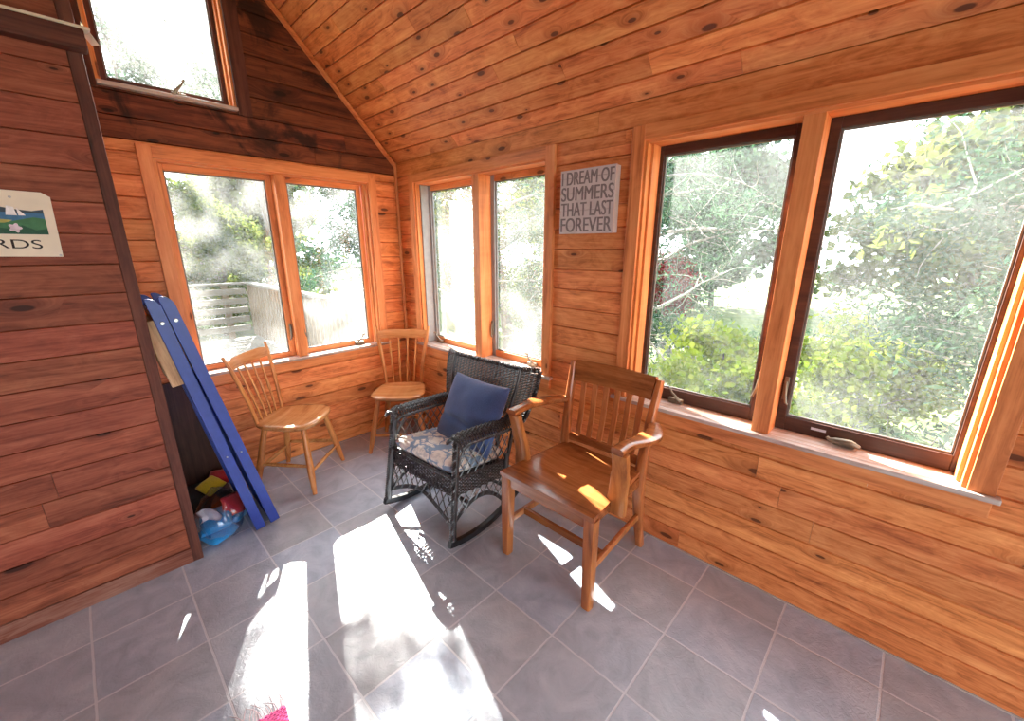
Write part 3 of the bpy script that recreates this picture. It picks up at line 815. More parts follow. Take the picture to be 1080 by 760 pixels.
# ------------------------------------------------------------------ thumb-back side chairs
def make_side_chair(loc, rz, label):
    rt = empty('spindle_back_chair', loc, rz)
    tag(rt, label, 'chair', 'plank seat spindle-back chairs')
    zs = 0.445
    def outline(a):
        # shield shape: wide front, narrower back
        c, s = math.cos(a), math.sin(a)
        n = 3.2 if s < 0 else 4.0
        f = (abs(c) ** n + abs(s) ** n) ** (-1 / n)
        x, y = c * f, s * f
        hw = lerp(0.212, 0.172, (y + 1) / 2)
        return x * hw, y * 0.190 - 0.012 * (1 - abs(x)) * (y < 0)
    mb = MB()
    nseg, nr = 48, 8
    rings = []
    for (r, dz) in [(0.001, -0.012), (0.25, -0.0115), (0.5, -0.008), (0.72, -0.003), (0.88, 0.0), (0.97, -0.002), (1.0, -0.009), (0.99, -0.022), (0.93, -0.034), (0.001, -0.034)]:
        ring = []
        for k in range(nseg):
            x, y = outline(2 * PI * k / nseg)
            ring.append(mb.bm.verts.new((x * r, y * r, zs + dz)))
        rings.append(ring)
    for A, B in zip(rings, rings[1:]):
        for k in range(nseg):
            mb.bm.faces.new((A[k], A[(k + 1) % nseg], B[(k + 1) % nseg], B[k]))
    mb.bm.faces.new(rings[0])
    mb.bm.faces.new(rings[-1][::-1])
    mb.build('seat', M['mapleX'], rt, smooth=50)
    tops = [(-0.135, -0.125), (0.135, -0.125), (0.120, 0.125), (-0.120, 0.125)]
    feet = [(-0.215, -0.185), (0.215, -0.185), (0.185, 0.20), (-0.185, 0.20)]
    for (a, b), (c, d) in zip(tops, feet):
        n = 14
        pts = [(lerp(c, a, i / n), lerp(d, b, i / n), lerp(0, zs - 0.03, i / n)) for i in range(n + 1)]
        rad = [lerp(0.0135, 0.0215, min(1, i / 5)) if i < 6 else lerp(0.0215, 0.0165, (i - 5) / (n - 5)) for i in range(n + 1)]
        MB().tube(pts, rad, 12).build('leg', M['maple'], rt, smooth=40)
    def at(k, z):
        t = z / (zs - 0.03)
        return Vector((lerp(feet[k][0], tops[k][0], t), lerp(feet[k][1], tops[k][1], t), z))
    for a, b, z in ((0, 1, 0.135), (1, 2, 0.175), (2, 3, 0.145), (3, 0, 0.175)):
        p, q = at(a, z), at(b, z)
        pts = [p.lerp(q, i / 8) for i in range(9)]
        MB().tube(pts, [0.008 + 0.004 * math.sin(PI * i / 8) for i in range(9)], 10).build('stretcher', M['mapleX'], rt, smooth=40)
    def bow(x): return 0.026 * (1 - (x / 0.2) ** 2)
    def backy(z): return 0.155 + 0.082 * max(0.0, (z - zs) / 0.435) ** 1.3
    for s in (-1, 1):
        pts = catmull([(s * 0.138, backy(zs) - 0.0, zs - 0.015), (s * 0.150, backy(0.56), 0.56), (s * 0.172, backy(0.70), 0.70), (s * 0.194, backy(0.82), 0.82), (s * 0.206, backy(0.885) + 0.006, 0.885)], 5)
        n = len(pts)
        MB().flat(pts, [lerp(0.022, 0.030, i / 12) if i < 13 else lerp(0.030, 0.016, (i - 12) / (n - 13)) for i in range(n)], [lerp(0.022, 0.013, i / (n - 1)) for i in range(n)], up=(0, -1, 0.2), seg=14, sq=2.4).build('back_post', M['maple'], rt, smooth=50)
    zc = 0.826
    pts = [(x, backy(zc) + bow(x), zc) for x in [lerp(-0.19, 0.19, i / 16) for i in range(17)]]
    def crest(i):
        u = abs(i / 8 - 1)
        h = 0.036 if u < 0.78 else 0.030
        return [(-0.007, -0.030), (0.007, -0.030), (0.007, h), (-0.007, h)]
    MB().sweep(pts, crest, True, (0, 0.25, 1)).build('crest_rail', M['mapleX'], rt, smooth=35)
    for k in range(4):
        f = lerp(-1, 1, (k + 1) / 5)
        z0, z1 = zs - 0.015, zc - 0.024
        pts = []
        for i in range(13):
            t = i / 12
            z = lerp(z0, z1, t)
            x = f * lerp(0.128, 0.178, t)
            pts.append((x, lerp(backy(zs) + 0.006, backy(z1) + bow(f * 0.178), t) + (backy(z) - lerp(backy(zs), backy(z1), t)), z))
        rad = [0.0052 + 0.0022 * math.sin(PI * min(1, i / 12 * 1.05)) + (0.0016 if i in (6,) else 0) for i in range(13)]
        MB().tube(pts, rad, 10).build('spindle', M['maple'], rt, smooth=50)
    return rt
ca = make_side_chair((-1.068, -0.308, 0), R(43), 'spindle-back wooden chair under the left back window, beside the blue boards')
cb = copy_tree(ca)
cb.location = (-0.315, -0.360, 0)
cb.rotation_euler = (0, 0, R(-43))
cb['label'] = 'spindle-back wooden chair in the corner behind the black wicker rocker'

# ------------------------------------------------------------------ wicker rocker
# the rocker stands tipped back on its runners
ROCK = Matrix.Translation((-0.62, -1.322, 0)) @ Matrix.Rotation(R(-86.5), 4, 'Z') @ Matrix.Rotation(R(-8), 4, 'X')
def make_rocker():
    rt = empty('wicker_rocking_chair', mat=ROCK)
    tag(rt, 'black wicker rocking chair with a floral seat cushion', 'rocking chair')
    W_ = M['wicker']
    sr = 0.0034
    def weave(mb, S, u0, u1, v0, v1, du, dv, clip=None, r=sr):
        """stakes run along v, weavers along u; S(u, v) -> (point, normal)"""
        nu = max(2, int(round((u1 - u0) / du)))
        nv = max(2, int(round((v1 - v0) / dv)))
        us = [lerp(u0, u1, i / nu) for i in range(nu + 1)]
        vs = [lerp(v0, v1, j / nv) for j in range(nv + 1)]
        for u in us:
            pts = [S(u, v)[0] for v in [lerp(v0, v1, j / 8) for j in range(9)] if clip is None or clip(u, v)]
            if len(pts) > 1: mb.tube(pts, r * 1.05, 5)
        for j, v in enumerate(vs):
            run = []
            for i, u in enumerate(us):
                if clip is not None and not clip(u, v):
                    if len(run) > 1: mb.tube(run, r, 5)
                    run = []
                    continue
                p, n = S(u, v)
                run.append(p + n * (r * 1.5 if (i + j) % 2 else -r * 1.5))
            if len(run) > 1: mb.tube(run, r, 5)
    def lattice(mb, S, u0, u1, v0, v1, step, slope, clip=None, r=0.0032):
        """diagonal strands both ways in (u, v) metres"""
        H_ = v1 - v0
        L = H_ / slope
        for sgn in (1, -1):
            x = u0 - L
            while x < u1 + L:
                run = []
                for i in range(17):
                    t = i / 16
                    u = x + sgn * (t - .5) * L
                    v = v0 + H_ * t
                    if u0 <= u <= u1 and (clip is None or clip(u, v)):
                        p, n = S(u, v)
                        run.append(p + n * (sgn * r * 0.8))
                    else:
                        if len(run) > 1: mb.tube(run, r, 5)
                        run = []
                if len(run) > 1: mb.tube(run, r, 5)
                x += step
    def braid(mb, path, rad=0.008, r=0.0042, pitch=0.035, strands=3):
        pts = [Vector(p) for p in path]
        d = [0]
        for a, b in zip(pts, pts[1:]): d.append(d[-1] + (b - a).length)
        n = max(8, int(d[-1] / 0.006))
        fine, k = [], 0
        for i in range(n + 1):
            s = d[-1] * i / n
            while k < len(d) - 2 and d[k + 1] < s: k += 1
            fine.append((pts[k].lerp(pts[k + 1], (s - d[k]) / max(1e-9, d[k + 1] - d[k])), s))
        for q in range(strands):
            run = []
            for i, (p, s) in enumerate(fine):
                t = (fine[min(i + 1, n)][0] - fine[max(i - 1, 0)][0]).normalized()
                a = t.orthogonal().normalized() if abs(t.z) > 0.9 else t.cross(Vector((0, 0, 1))).normalized()
                b = t.cross(a)
                th = 2 * PI * (s / pitch + q / strands)
                run.append(p + a * (rad * math.cos(th)) + b * (rad * math.sin(th)))
            mb.tube(run, r, 5)
    def wrapped(mb, path, core, r=0.0032):
        mb.tube(path, core, 10)
        braid(mb, path, core + r * 0.4, r, 0.012, 1)
    Y0, Y1 = -0.217, 0.19
    HW = 0.266
    ZS, ZD, ZA = 0.362, 0.265, 0.580
    # rockers
    for s in (-1, 1):
        pts = []
        for i in range(21):
            ph = R(lerp(-10.8, 43, i / 20))
            pts.append((s * lerp(0.285, 0.262, i / 20), -0.104 + 0.733 * math.sin(ph), 0.7427 - 0.733 * math.cos(ph)))
        MB().flat(pts, 0.028, 0.035, up=(0, 0, 1), seg=12, sq=6).build('rocker_runner', M['blackwood'], rt, smooth=40)
        # front leg with braided wrap
        mb = MB()
        path = [(s * 0.282, Y0, 0.034), (s * 0.274, Y0, 0.2), (s * 0.264, Y0, 0.4), (s * 0.258, Y0 - 0.002, ZA - 0.01)]
        mb.tube(path, 0.017, 12)
        braid(mb, [(x + s * 0.004, y - 0.013, z) for x, y, z in path], 0.009, 0.0045, 0.04)
        mb.build('leg', W_, rt, smooth=60)
        mb = MB()
        mb.tube([(s * 0.270, 0.18, 0.078), (s * 0.270, 0.172, 0.22), (s * 0.274, 0.165, 0.40)], 0.015, 10)
        mb.build('leg', W_, rt, smooth=60)
        # side panel below the seat: dense band, then lattice with an arched edge
        def S(u, v, s=s):
            t = (u - Y0) / (Y1 - Y0)
            return Vector((s * lerp(HW, 0.262, t), u, v)), Vector((s, 0, 0))
        mb = MB()
        weave(mb, S, Y0, Y1 - 0.02, ZD, ZS, 0.025, 0.0090)
        arch = lambda u: 0.085 + 0.115 * (1 - ((u - (Y0 + Y1) / 2) / 0.205) ** 2)
        lattice(mb, S, Y0, Y1 - 0.02, 0.085, ZD, 0.052, 1.5, clip=lambda u, v: v >= arch(u) - 0.004)
        for k in range(4):
            mb.tube([S(lerp(Y0, Y1 - 0.02, i / 14), arch(lerp(Y0, Y1 - 0.02, i / 14)) + 0.0065 * k)[0] for i in range(15)], 0.0034, 6)
        mb.build('side_skirt', W_, rt, smooth=60)
        # lattice between seat and arm
        mb = MB()
        lattice(mb, S, Y0, 0.175, ZS, ZA + 0.004, 0.052, 1.45)
        mb.tube([S(lerp(Y0, 0.175, i / 4), ZS)[0] for i in range(5)], 0.006, 8)
        mb.build('side_lattice', W_, rt, smooth=60)
        # arm: closely woven flat band with rolled, braided edge
        def A(u, v, s=s):
            # u along y, v across
            t = max(0, (u - Y0) / 0.41)
            cx = lerp(0.266, 0.288, t)
            x = cx + v
            roll = -0.030 * (abs(v) / 0.05) ** 3
            drop = -0.020 * max(0, (Y0 + 0.03 - u) / 0.05) ** 2
            return Vector((s * x, u, ZA + 0.012 + roll + drop + 0.030 * t)), Vector((0, 0, 1))
        mb = MB()
        weave(mb, A, Y0 - 0.018, 0.19, -0.052, 0.052, 0.0155, 0.0095, r=0.0042)
        for v in (-0.054, 0.054):
            braid(mb, [A(lerp(Y0 - 0.018, 0.19, i / 12), v)[0] for i in range(13)], 0.005, 0.0042, 0.03)
        braid(mb, [A(Y0 - 0.020, lerp(-0.054, 0.054, i / 6))[0] for i in range(7)], 0.006, 0.0042, 0.03)
        mb.build('armrest', W_, rt, smooth=60)
        # bracket scrolls under the arm front
        mb = MB()
        mb.tube(catmull([(s * 0.262, Y0 + 0.014, 0.40), (s * 0.262, Y0 + 0.035, 0.47), (s * 0.262, Y0 + 0.075, 0.54)], 4), 0.006, 8)
        mb.build('arm_bracket', W_, rt, smooth=60)
    # front skirt
    def Sf(u, v): return Vector((u, Y0, v)), Vector((0, -1, 0))
    mb = MB()
    weave(mb, Sf, -HW + 0.012, HW - 0.012, ZD, ZS - 0.004, 0.025, 0.0090)
    archf = lambda u: 0.080 + 0.115 * (1 - (abs(u) / 0.28) ** 1.6)
    lattice(mb, Sf, -HW + 0.012, HW - 0.012, 0.075, ZD, 0.052, 1.8, clip=lambda u, v: v >= archf(u) - 0.004)
    for k in range(4):
        mb.tube([Sf(lerp(-0.27, 0.27, i / 18), archf(lerp(-0.27, 0.27, i / 18)) + 0.0065 * k)[0] for i in range(19)], 0.0034, 6)
    braid(mb, [(lerp(-0.268, 0.268, i / 8), Y0 - 0.006, ZS) for i in range(9)], 0.008, 0.0045, 0.034)
    mb.build('front_skirt', W_, rt, smooth=60)
    # seat deck and cross bars
    mb = MB()
    mb.box((-HW + 0.01, Y0 + 0.01, ZS - 0.02), (HW - 0.01, Y1 - 0.03, ZS - 0.004), 0.004)
    mb.tube([(-0.28, -0.13, 0.215), (0.28, -0.13, 0.215)], 0.010, 8).tube([(-0.268, 0.168, 0.205), (0.268, 0.168, 0.205)], 0.010, 8)
    mb.build('seat_deck', M['blackwood'], rt, smooth=40)
    # back: surface in metres, u across at mid height, v up the slope
    BY0, BY1, BZ0, BZ1 = 0.152, 0.222, 0.372, 0.880
    Lb = math.hypot(BY1 - BY0, BZ1 - BZ0)
    nb = Vector((0, -(BZ1 - BZ0), (BY1 - BY0))).normalized()
    def hwb(t): return lerp(0.272, 0.368, min(1, max(0, (t - 0.36) / 0.5)) ** 0.4) if t > 0.36 else 0.272
    def Sb(u, v):
        t = v / Lb
        s = u / 0.30
        x = s * hwb(t)
        curve = 0.05 * max(0, abs(s) - 0.72) / 0.28 + 0.006 * (1 - s * s)
        top = 0.002 * s * s * t
        return Vector((x, lerp(BY0, BY1, t) + curve, lerp(BZ0, BZ1, t) + top)), nb
    mb = MB()
    weave(mb, Sb, -0.214, 0.214, Lb * 0.50, Lb * 0.985, 0.0215, 0.0088, r=0.0041)
    lattice(mb, Sb, -0.214, 0.214, 0.0, Lb * 0.50, 0.05, 1.5)
    mb.build('back_panel', W_, rt, smooth=60)
    for s in (-1, 1):
        mb = MB()
        a, b = (0.218, 0.298) if s > 0 else (-0.298, -0.218)
        weave(mb, Sb, a, b, Lb * 0.44, Lb * 0.985, 0.019, 0.0088, r=0.0041)
        mb.build('back_wing', W_, rt, smooth=60)
        mb = MB()
        mb.tube([Sb(s * 0.216, Lb * i / 8)[0] for i in range(9)], 0.011, 10)
        mb.build('back_post', W_, rt, smooth=60)
        mb = MB()
        braid(mb, [Sb(s * 0.300, Lb * lerp(0.42, 1.0, i / 10))[0] for i in range(11)], 0.009, 0.0052, 0.04)
        mb.tube([Sb(s * 0.285, Lb * lerp(0.0, 0.45, i / 4))[0] for i in range(5)], 0.011, 8)
        mb.build('wing_edge', W_, rt, smooth=60)
    mb = MB()
    braid(mb, [Sb(lerp(-0.300, 0.300, i / 24), Lb * 1.0)[0] + Vector((0, 0, 0.004)) for i in range(25)], 0.010, 0.0056, 0.044)
    mb.build('top_braid', W_, rt, smooth=60)
    return rt
make_rocker()

def cushion(mb, sx, sy, sz, n=26, pinch=0.0, fn=None, pw=3.5, corner=0.10):
    """puffed square cushion centred on the origin, thickness along z"""
    def top(u, v, sg):
        a, b = u * 2 - 1, v * 2 - 1
        e = max(0, 1 - abs(a) ** pw) ** 0.5 * max(0, 1 - abs(b) ** pw) ** 0.5
        x = a * sx / 2 * (1 - pinch * (1 - b * b))
        y = b * sy / 2 * (1 - pinch * (1 - a * a))
        if corner:
            q = (abs(a) * abs(b)) ** 6
            x *= 1 - corner * q
            y *= 1 - corner * q
        z = sg * sz / 2 * e
        p = Vector((x, y, z))
        if fn: p = fn(p, a, b, sg, e)
        return p
    mb.grid(lambda u, v: top(u, v, 1), n, n)
    mb.grid(lambda u, v: top(u, v, -1), n, n, True)
    bmesh.ops.remove_doubles(mb.bm, verts=mb.bm.verts[:], dist=0.0004)
    return mb

def cush_seat(p, a, b, sg, e):
    p.z += 0.004 * mnoise.noise(p * 12) * e
    return p
mb = cushion(MB(), 0.515, 0.40, 0.085, fn=cush_seat, pw=8, corner=0.05)
o = mb.build('seat_cushion', M['floral'], smooth='all')
o.matrix_world = ROCK @ Matrix.Translation((0, -0.028, 0.398))
tag(o, 'blue and cream floral cushion on the seat of the black wicker rocker', 'cushion')

def cush_pil(p, a, b, sg, e):
    # fold across the lower third, soft wrinkles
    f = math.exp(-((b + 0.36 + 0.10 * a) / 0.085) ** 2)
    p.z -= sg * 0.020 * f * e if sg > 0 else 0
    p.z += 0.010 * mnoise.noise(Vector((p.x * 9, p.y * 9, 3.1))) * e
    return p
mb = cushion(MB(), 0.455, 0.40, 0.15, fn=cush_pil, pinch=0.05, pw=2.6, corner=0.0, n=34)
o = mb.build('throw_pillow', M['denim'], smooth='all')
# lean against the back: local y up the slope, local z towards the front
tilt = R(27)
ux = Vector((0, -1, 0))
uy = Vector((math.sin(tilt), 0, math.cos(tilt)))
uz = ux.cross(uy)
Mp = frame((-0.462, -1.372, 0.585), ux, uy, uz) @ Matrix.Rotation(R(0), 4, 'Z')
o.matrix_world = Mp
tag(o, 'square navy blue throw pillow leaning on the back of the black wicker rocker', 'pillow')

# ------------------------------------------------------------------ blue game boards leaning in the alcove
def make_board(name, base, top, label, face=1):
    """long side edge faces the room; local z runs up the board, local x across the thickness, local y into the alcove"""
    base, top = Vector(base), Vector(top)
    z = (top - base).normalized()
    y = Vector((0.02, 1, 0.0))
    y = (y - z * y.dot(z)).normalized()
    x = y.cross(z)
    L = (top - base).length
    rt = empty(name, mat=frame(base, x, y, z))
    tag(rt, label, 'game board', 'blue game boards leaning by the partition')
    T, Wd = 0.048, 0.355
    h = T / 2
    for yy in (0.0, Wd - 0.02):
        mb = MB()
        # long rail with rounded head
        prof = [(-h, yy, 0.0), (h, yy, 0.0), (h, yy, L - 0.05)]
        for i in range(1, 9):
            a = PI / 2 * i / 8
            prof.append((h - T * 0.9 * (1 - math.cos(a)), yy, L - 0.05 + 0.05 * math.sin(a)))
        prof.append((-h, yy, L - 0.004))
        mb.prism(prof, (0, 0.02, 0), 0.0025)
        mb.build('side_rail', M['blue'], rt)
    MB().box((-h + 0.002, 0.02, 0.002), (h - 0.002, Wd - 0.02, 0.03), 0.002).build('end_rail', M['blue'], rt)
    MB().box((-h + 0.002, 0.02, L - 0.09), (h - 0.004, Wd - 0.02, L - 0.055), 0.002).build('end_rail', M['blue'], rt)
    # deck panel with round hole, set flush with one face
    xs = h - 0.014 if face > 0 else -h + 0.002
    mb = MB()
    cy, cz, rad = Wd / 2, L - 0.26, 0.075
    bm = mb.bm
    def ringpts(xx):
        inner, outer = [], []
        for k in range(40):
            a = 2 * PI * k / 40
            inner.append(bm.verts.new((xx, cy + rad * math.cos(a), cz + rad * math.sin(a))))
            c, s = math.cos(a), math.sin(a)
            f = 1 / max(abs(c), abs(s))
            yy_, zz_ = c * f, s * f
            outer.append(bm.verts.new((xx, lerp(0.021, Wd - 0.021, (yy_ + 1) / 2), cz + (zz_ * 0.165 if zz_ > 0 else zz_ * (cz - 0.031)))))
        return inner, outer
    i0, o0 = ringpts(xs)
    i1, o1 = ringpts(xs + 0.012)
    for k in range(40):
        j = (k + 1) % 40
        bm.faces.new((i0[k], i0[j], o0[j], o0[k]))
        bm.faces.new((i1[k], o1[k], o1[j], i1[j]))
        bm.faces.new((i0[k], i1[k], i1[j], i0[j]))
        bm.faces.new((o0[k], o0[j], o1[j], o1[k]))
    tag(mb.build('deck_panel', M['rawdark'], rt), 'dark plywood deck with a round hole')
    # folded legs inside the frame, unpainted
    for yy in (0.024, Wd - 0.058):
        out_ = 0.05 if 'partition' in label else 0.0
        tag(MB().box((-h - out_ + 0.004, yy, L - 0.41), (h - 0.018, yy + 0.034, L - 0.095), 0.006).build('folding_leg', M['rawply'], rt), 'unpainted folding leg')
    for zz in (L - 0.115, 0.47):
        rr = 0.009 if zz > 0.6 else 0.004
        MB().lathe([(rr, 0.0), (rr, 0.003), (rr * 0.7, 0.006)], 14, Matrix.Translation((0, 0, zz)) @ Matrix.Rotation(R(90), 4, 'X')).build('bolt', M['steel'], rt, smooth=40)
    return rt
make_board('cornhole_board', (-1.438, -0.722, 0.010), (-1.672, -0.688, 1.285), 'long blue edged game board leaning nearest to the partition edge')
make_board('cornhole_board', (-1.362, -0.706, 0.010), (-1.622, -0.664, 1.29), 'long blue edged game board leaning outermost, on the chair side')

# ------------------------------------------------------------------ bag of bean bags on the floor
def beanbag(loc, rot, mat, label, group=None, size=0.15, th=0.06):
    mb = cushion(MB(), size, size, th, n=14, pw=3.0, corner=0.06, fn=lambda p, a, b, sg, e: p + Vector((0, 0, 0.006 * mnoise.noise(p * 25 + Vector(loc) * 9))))
    o = mb.build('bean_bag', mat, smooth='all')
    o.location = loc
    o.rotation_euler = rot
    tag(o, label, 'bean bag', group)
    return o
beanbag((-1.618, -0.632, 0.040), (R(8), R(-6), R(25)), M['bagblue'], 'bright blue bean bag at the front bottom of the clear plastic bag', 'bean bags in the clear plastic bag')
beanbag((-1.545, -0.560, 0.050), (R(-10), R(14), R(60)), M['bagblue'], 'bright blue bean bag nearest the blue boards in the clear plastic bag', 'bean bags in the clear plastic bag')
beanbag((-1.612, -0.612, 0.098), (R(20), R(-12), R(-15)), M['bagblue'], 'bright blue bean bag under the white paper in the clear plastic bag', 'bean bags in the clear plastic bag')
beanbag((-1.520, -0.585, 0.135), (R(70), R(10), R(30)), M['bagred'], 'red bean bag standing on edge at the right of the clear plastic bag', 'bean bags in the clear plastic bag', 0.12, 0.045)
o = beanbag((-1.560, -0.262, 0.128), (R(18), R(-14), R(25)), M['bagyellow'], 'yellow bean bag on the dark box behind the clear plastic bag', None, 0.115, 0.045)
o = beanbag((-1.500, -0.172, 0.124), (R(15), R(10), R(-20)), M['bagred'], 'red bean bag beside the yellow one behind the clear plastic bag', None, 0.11, 0.05)
# dark tote they rest on
mb = MB().box((-1.75, -0.325, 0.0), (-1.47, -0.10, 0.100), 0.02)
o = mb.build('storage_box', M['blackwood'], smooth=40)
tag(o, 'low black storage box in the dark alcove behind the clear plastic bag', 'box')
pn = MB().box((-1.78, -0.050, 0.004), (-1.43, -0.026, 0.735), 0.003).build('alcove_shade_panel', M['rawdark'])  # dark sheet added to stand in for the shade of the alcove
tag(pn, 'dark panel added as alcove shade, flat on the back wall behind the blue game boards', 'board')
mb = MB()
bmesh.ops.create_icosphere(mb.bm, subdivisions=4, radius=1.0)
for v in mb.bm.verts:
    p = v.co.copy()
    nz = mnoise.noise(p * 2.2 + Vector((4, 1, 7))) * 0.14 + abs(mnoise.noise(p * 5 + Vector((1, 9, 2)))) * 0.10
    q = p * (1 + nz)
    z = q.z * 0.128 + 0.130
    nar = 1 - 0.45 * max(0, q.z) ** 1.5
    v.co = Vector((q.x * 0.115 * nar + 0.02 * q.z, q.y * 0.105 * nar + 0.03 * q.z, max(0.003, z)))
bag = mb.build('plastic_bag', M['film'], smooth='all')
bag.location = (-1.585, -0.602, 0)
bag.rotation_euler = (0, 0, R(35))
tag(bag, 'clear plastic bag of bright blue bean bags on the floor at the partition foot', 'bag')
mb = MB()
mb.grid(lambda u, v: Vector(((u - .5) * 0.085 + 0.01 * math.sin(5 * v), (v - .5) * 0.06 + 0.012 * math.sin(4 * u), 0.012 * math.sin(6 * u + 3 * v))), 8, 8)
bmesh.ops.solidify(mb.bm, geom=mb.bm.faces[:], thickness=0.0012)
pp = mb.build('paper_scrap', M['paper'], smooth='all')
pp.location = (-1.640, -0.664, 0.165)
pp.rotation_euler = (R(62), R(10), R(5))
tag(pp, 'crumpled white paper slip on the clear plastic bag', 'paper')

# ------------------------------------------------------------------ rug at the bottom edge
rug = empty('woven_rug', (-1.665, -1.784, 0), R(-8))
tag(rug, 'pink woven rug with pale fringe on the slate floor', 'rug')
mb = MB()
pitch = 0.0078
for i in range(70):
    for j in range(3 if i > 20 else 70):
        x, y = -pitch * (i + .5), -pitch * (j + .5)
        if (i + j) % 2:
            mb.box((x - pitch * .46, y - pitch * .40, 0.001), (x + pitch * .46, y + pitch * .40, 0.0075), 0)
        else:
            mb.box((x - pitch * .36, y - pitch * .48, 0.001), (x + pitch * .36, y + pitch * .48, 0.0055), 0)
mb.box((-0.546, -0.90, 0.0005), (-0.001, -0.001, 0.003))
mb.build('weave', M['rug'], rug)
mb = MB()
rf = random.Random(5)
for i in range(60):
    x = -0.004 - i * 0.009
    a = rf.uniform(-0.5, 0.15)
    L_ = rf.uniform(0.035, 0.075)
    pts = [(x, -0.004, 0.005), (x + 0.3 * L_ * math.sin(a), 0.35 * L_, 0.007 + rf.uniform(0, .006)), (x + 0.7 * L_ * math.sin(a * 1.3), 0.75 * L_, 0.004), (x + L_ * math.sin(a * 1.6), L_, 0.003)]
    mb.tube(pts, [0.0016, 0.0014, 0.0012, 0.0008], 5)
mb.build('fringe', M['fringe'], rug, smooth=60)

# ------------------------------------------------------------------ outdoors: deck, ground, trees
tag(MB().box((-30, -30, -0.75), (40, 40, -0.7)).build('ground', M['grass']), kind='structure')
mb = MB()
x = -4.0
while x < 0.22:
    mb.box((0.17, -x - 0.137, -0.09), (5.4, -x, -0.06), 0.003)
    x += 0.142
dk = mb.build('deck_floor', M['deckwood'], M=frame((0, 0, 0), (0, 1, 0), (-1, 0, 0), (0, 0, 1)))
# frame maps local (u,n,v) = (y, -x, z): local n positive is -x
tag(dk, kind='structure')
dr = empty('deck_railing', (0.2, 0.3, -0.06))
tag(dr, 'weathered deck railing with upright balusters outside the back window', 'railing')
RL = 5.05
MB().box((-0.06, 0, 0.93), (0.08, RL + 0.06, 0.965), 0.004).build('cap_rail', M['deckwood'], dr)
MB().box((-0.02, 0, 0.84), (0.018, RL, 0.928), 0.003).build('upper_rail', M['deckwood'], dr)
MB().box((-0.02, 0, 0.08), (0.018, RL, 0.16), 0.003).build('lower_rail', M['deckwood'], dr)
for k in range(40):
    y = 0.08 + k * 0.125
    MB().box((-0.055, y, 0.05), (-0.0205, y + 0.036, 0.925), 0.002).build('baluster', M['deckwoodZ'], dr)
for y in (0.6, 2.6, RL - 0.05):
    MB().box((0.0185, y, -0.3), (0.105, y + 0.09, 0.928), 0.004).build('post', M['deckwoodZ'], dr)
dr2 = empty('deck_railing', (0.14, 5.37, -0.06))
tag(dr2, 'weathered deck railing with level boards across the far end of the deck', 'railing')
MB().box((-3.8, -0.06, 0.93), (-0.001, 0.07, 0.965), 0.004).build('cap_rail', M['deckwood'], dr2)
for z in (0.12, 0.28, 0.44, 0.60, 0.76):
    MB().box((-3.8, -0.02, z), (-0.005, 0.015, z + 0.1), 0.003).build('rail_board', M['deckwood'], dr2)
for x in (-3.5, -1.8, -0.35):
    MB().box((x, 0.0155, -0.3), (x + 0.09, 0.1, 0.928), 0.004).build('post', M['deckwoodZ'], dr2)

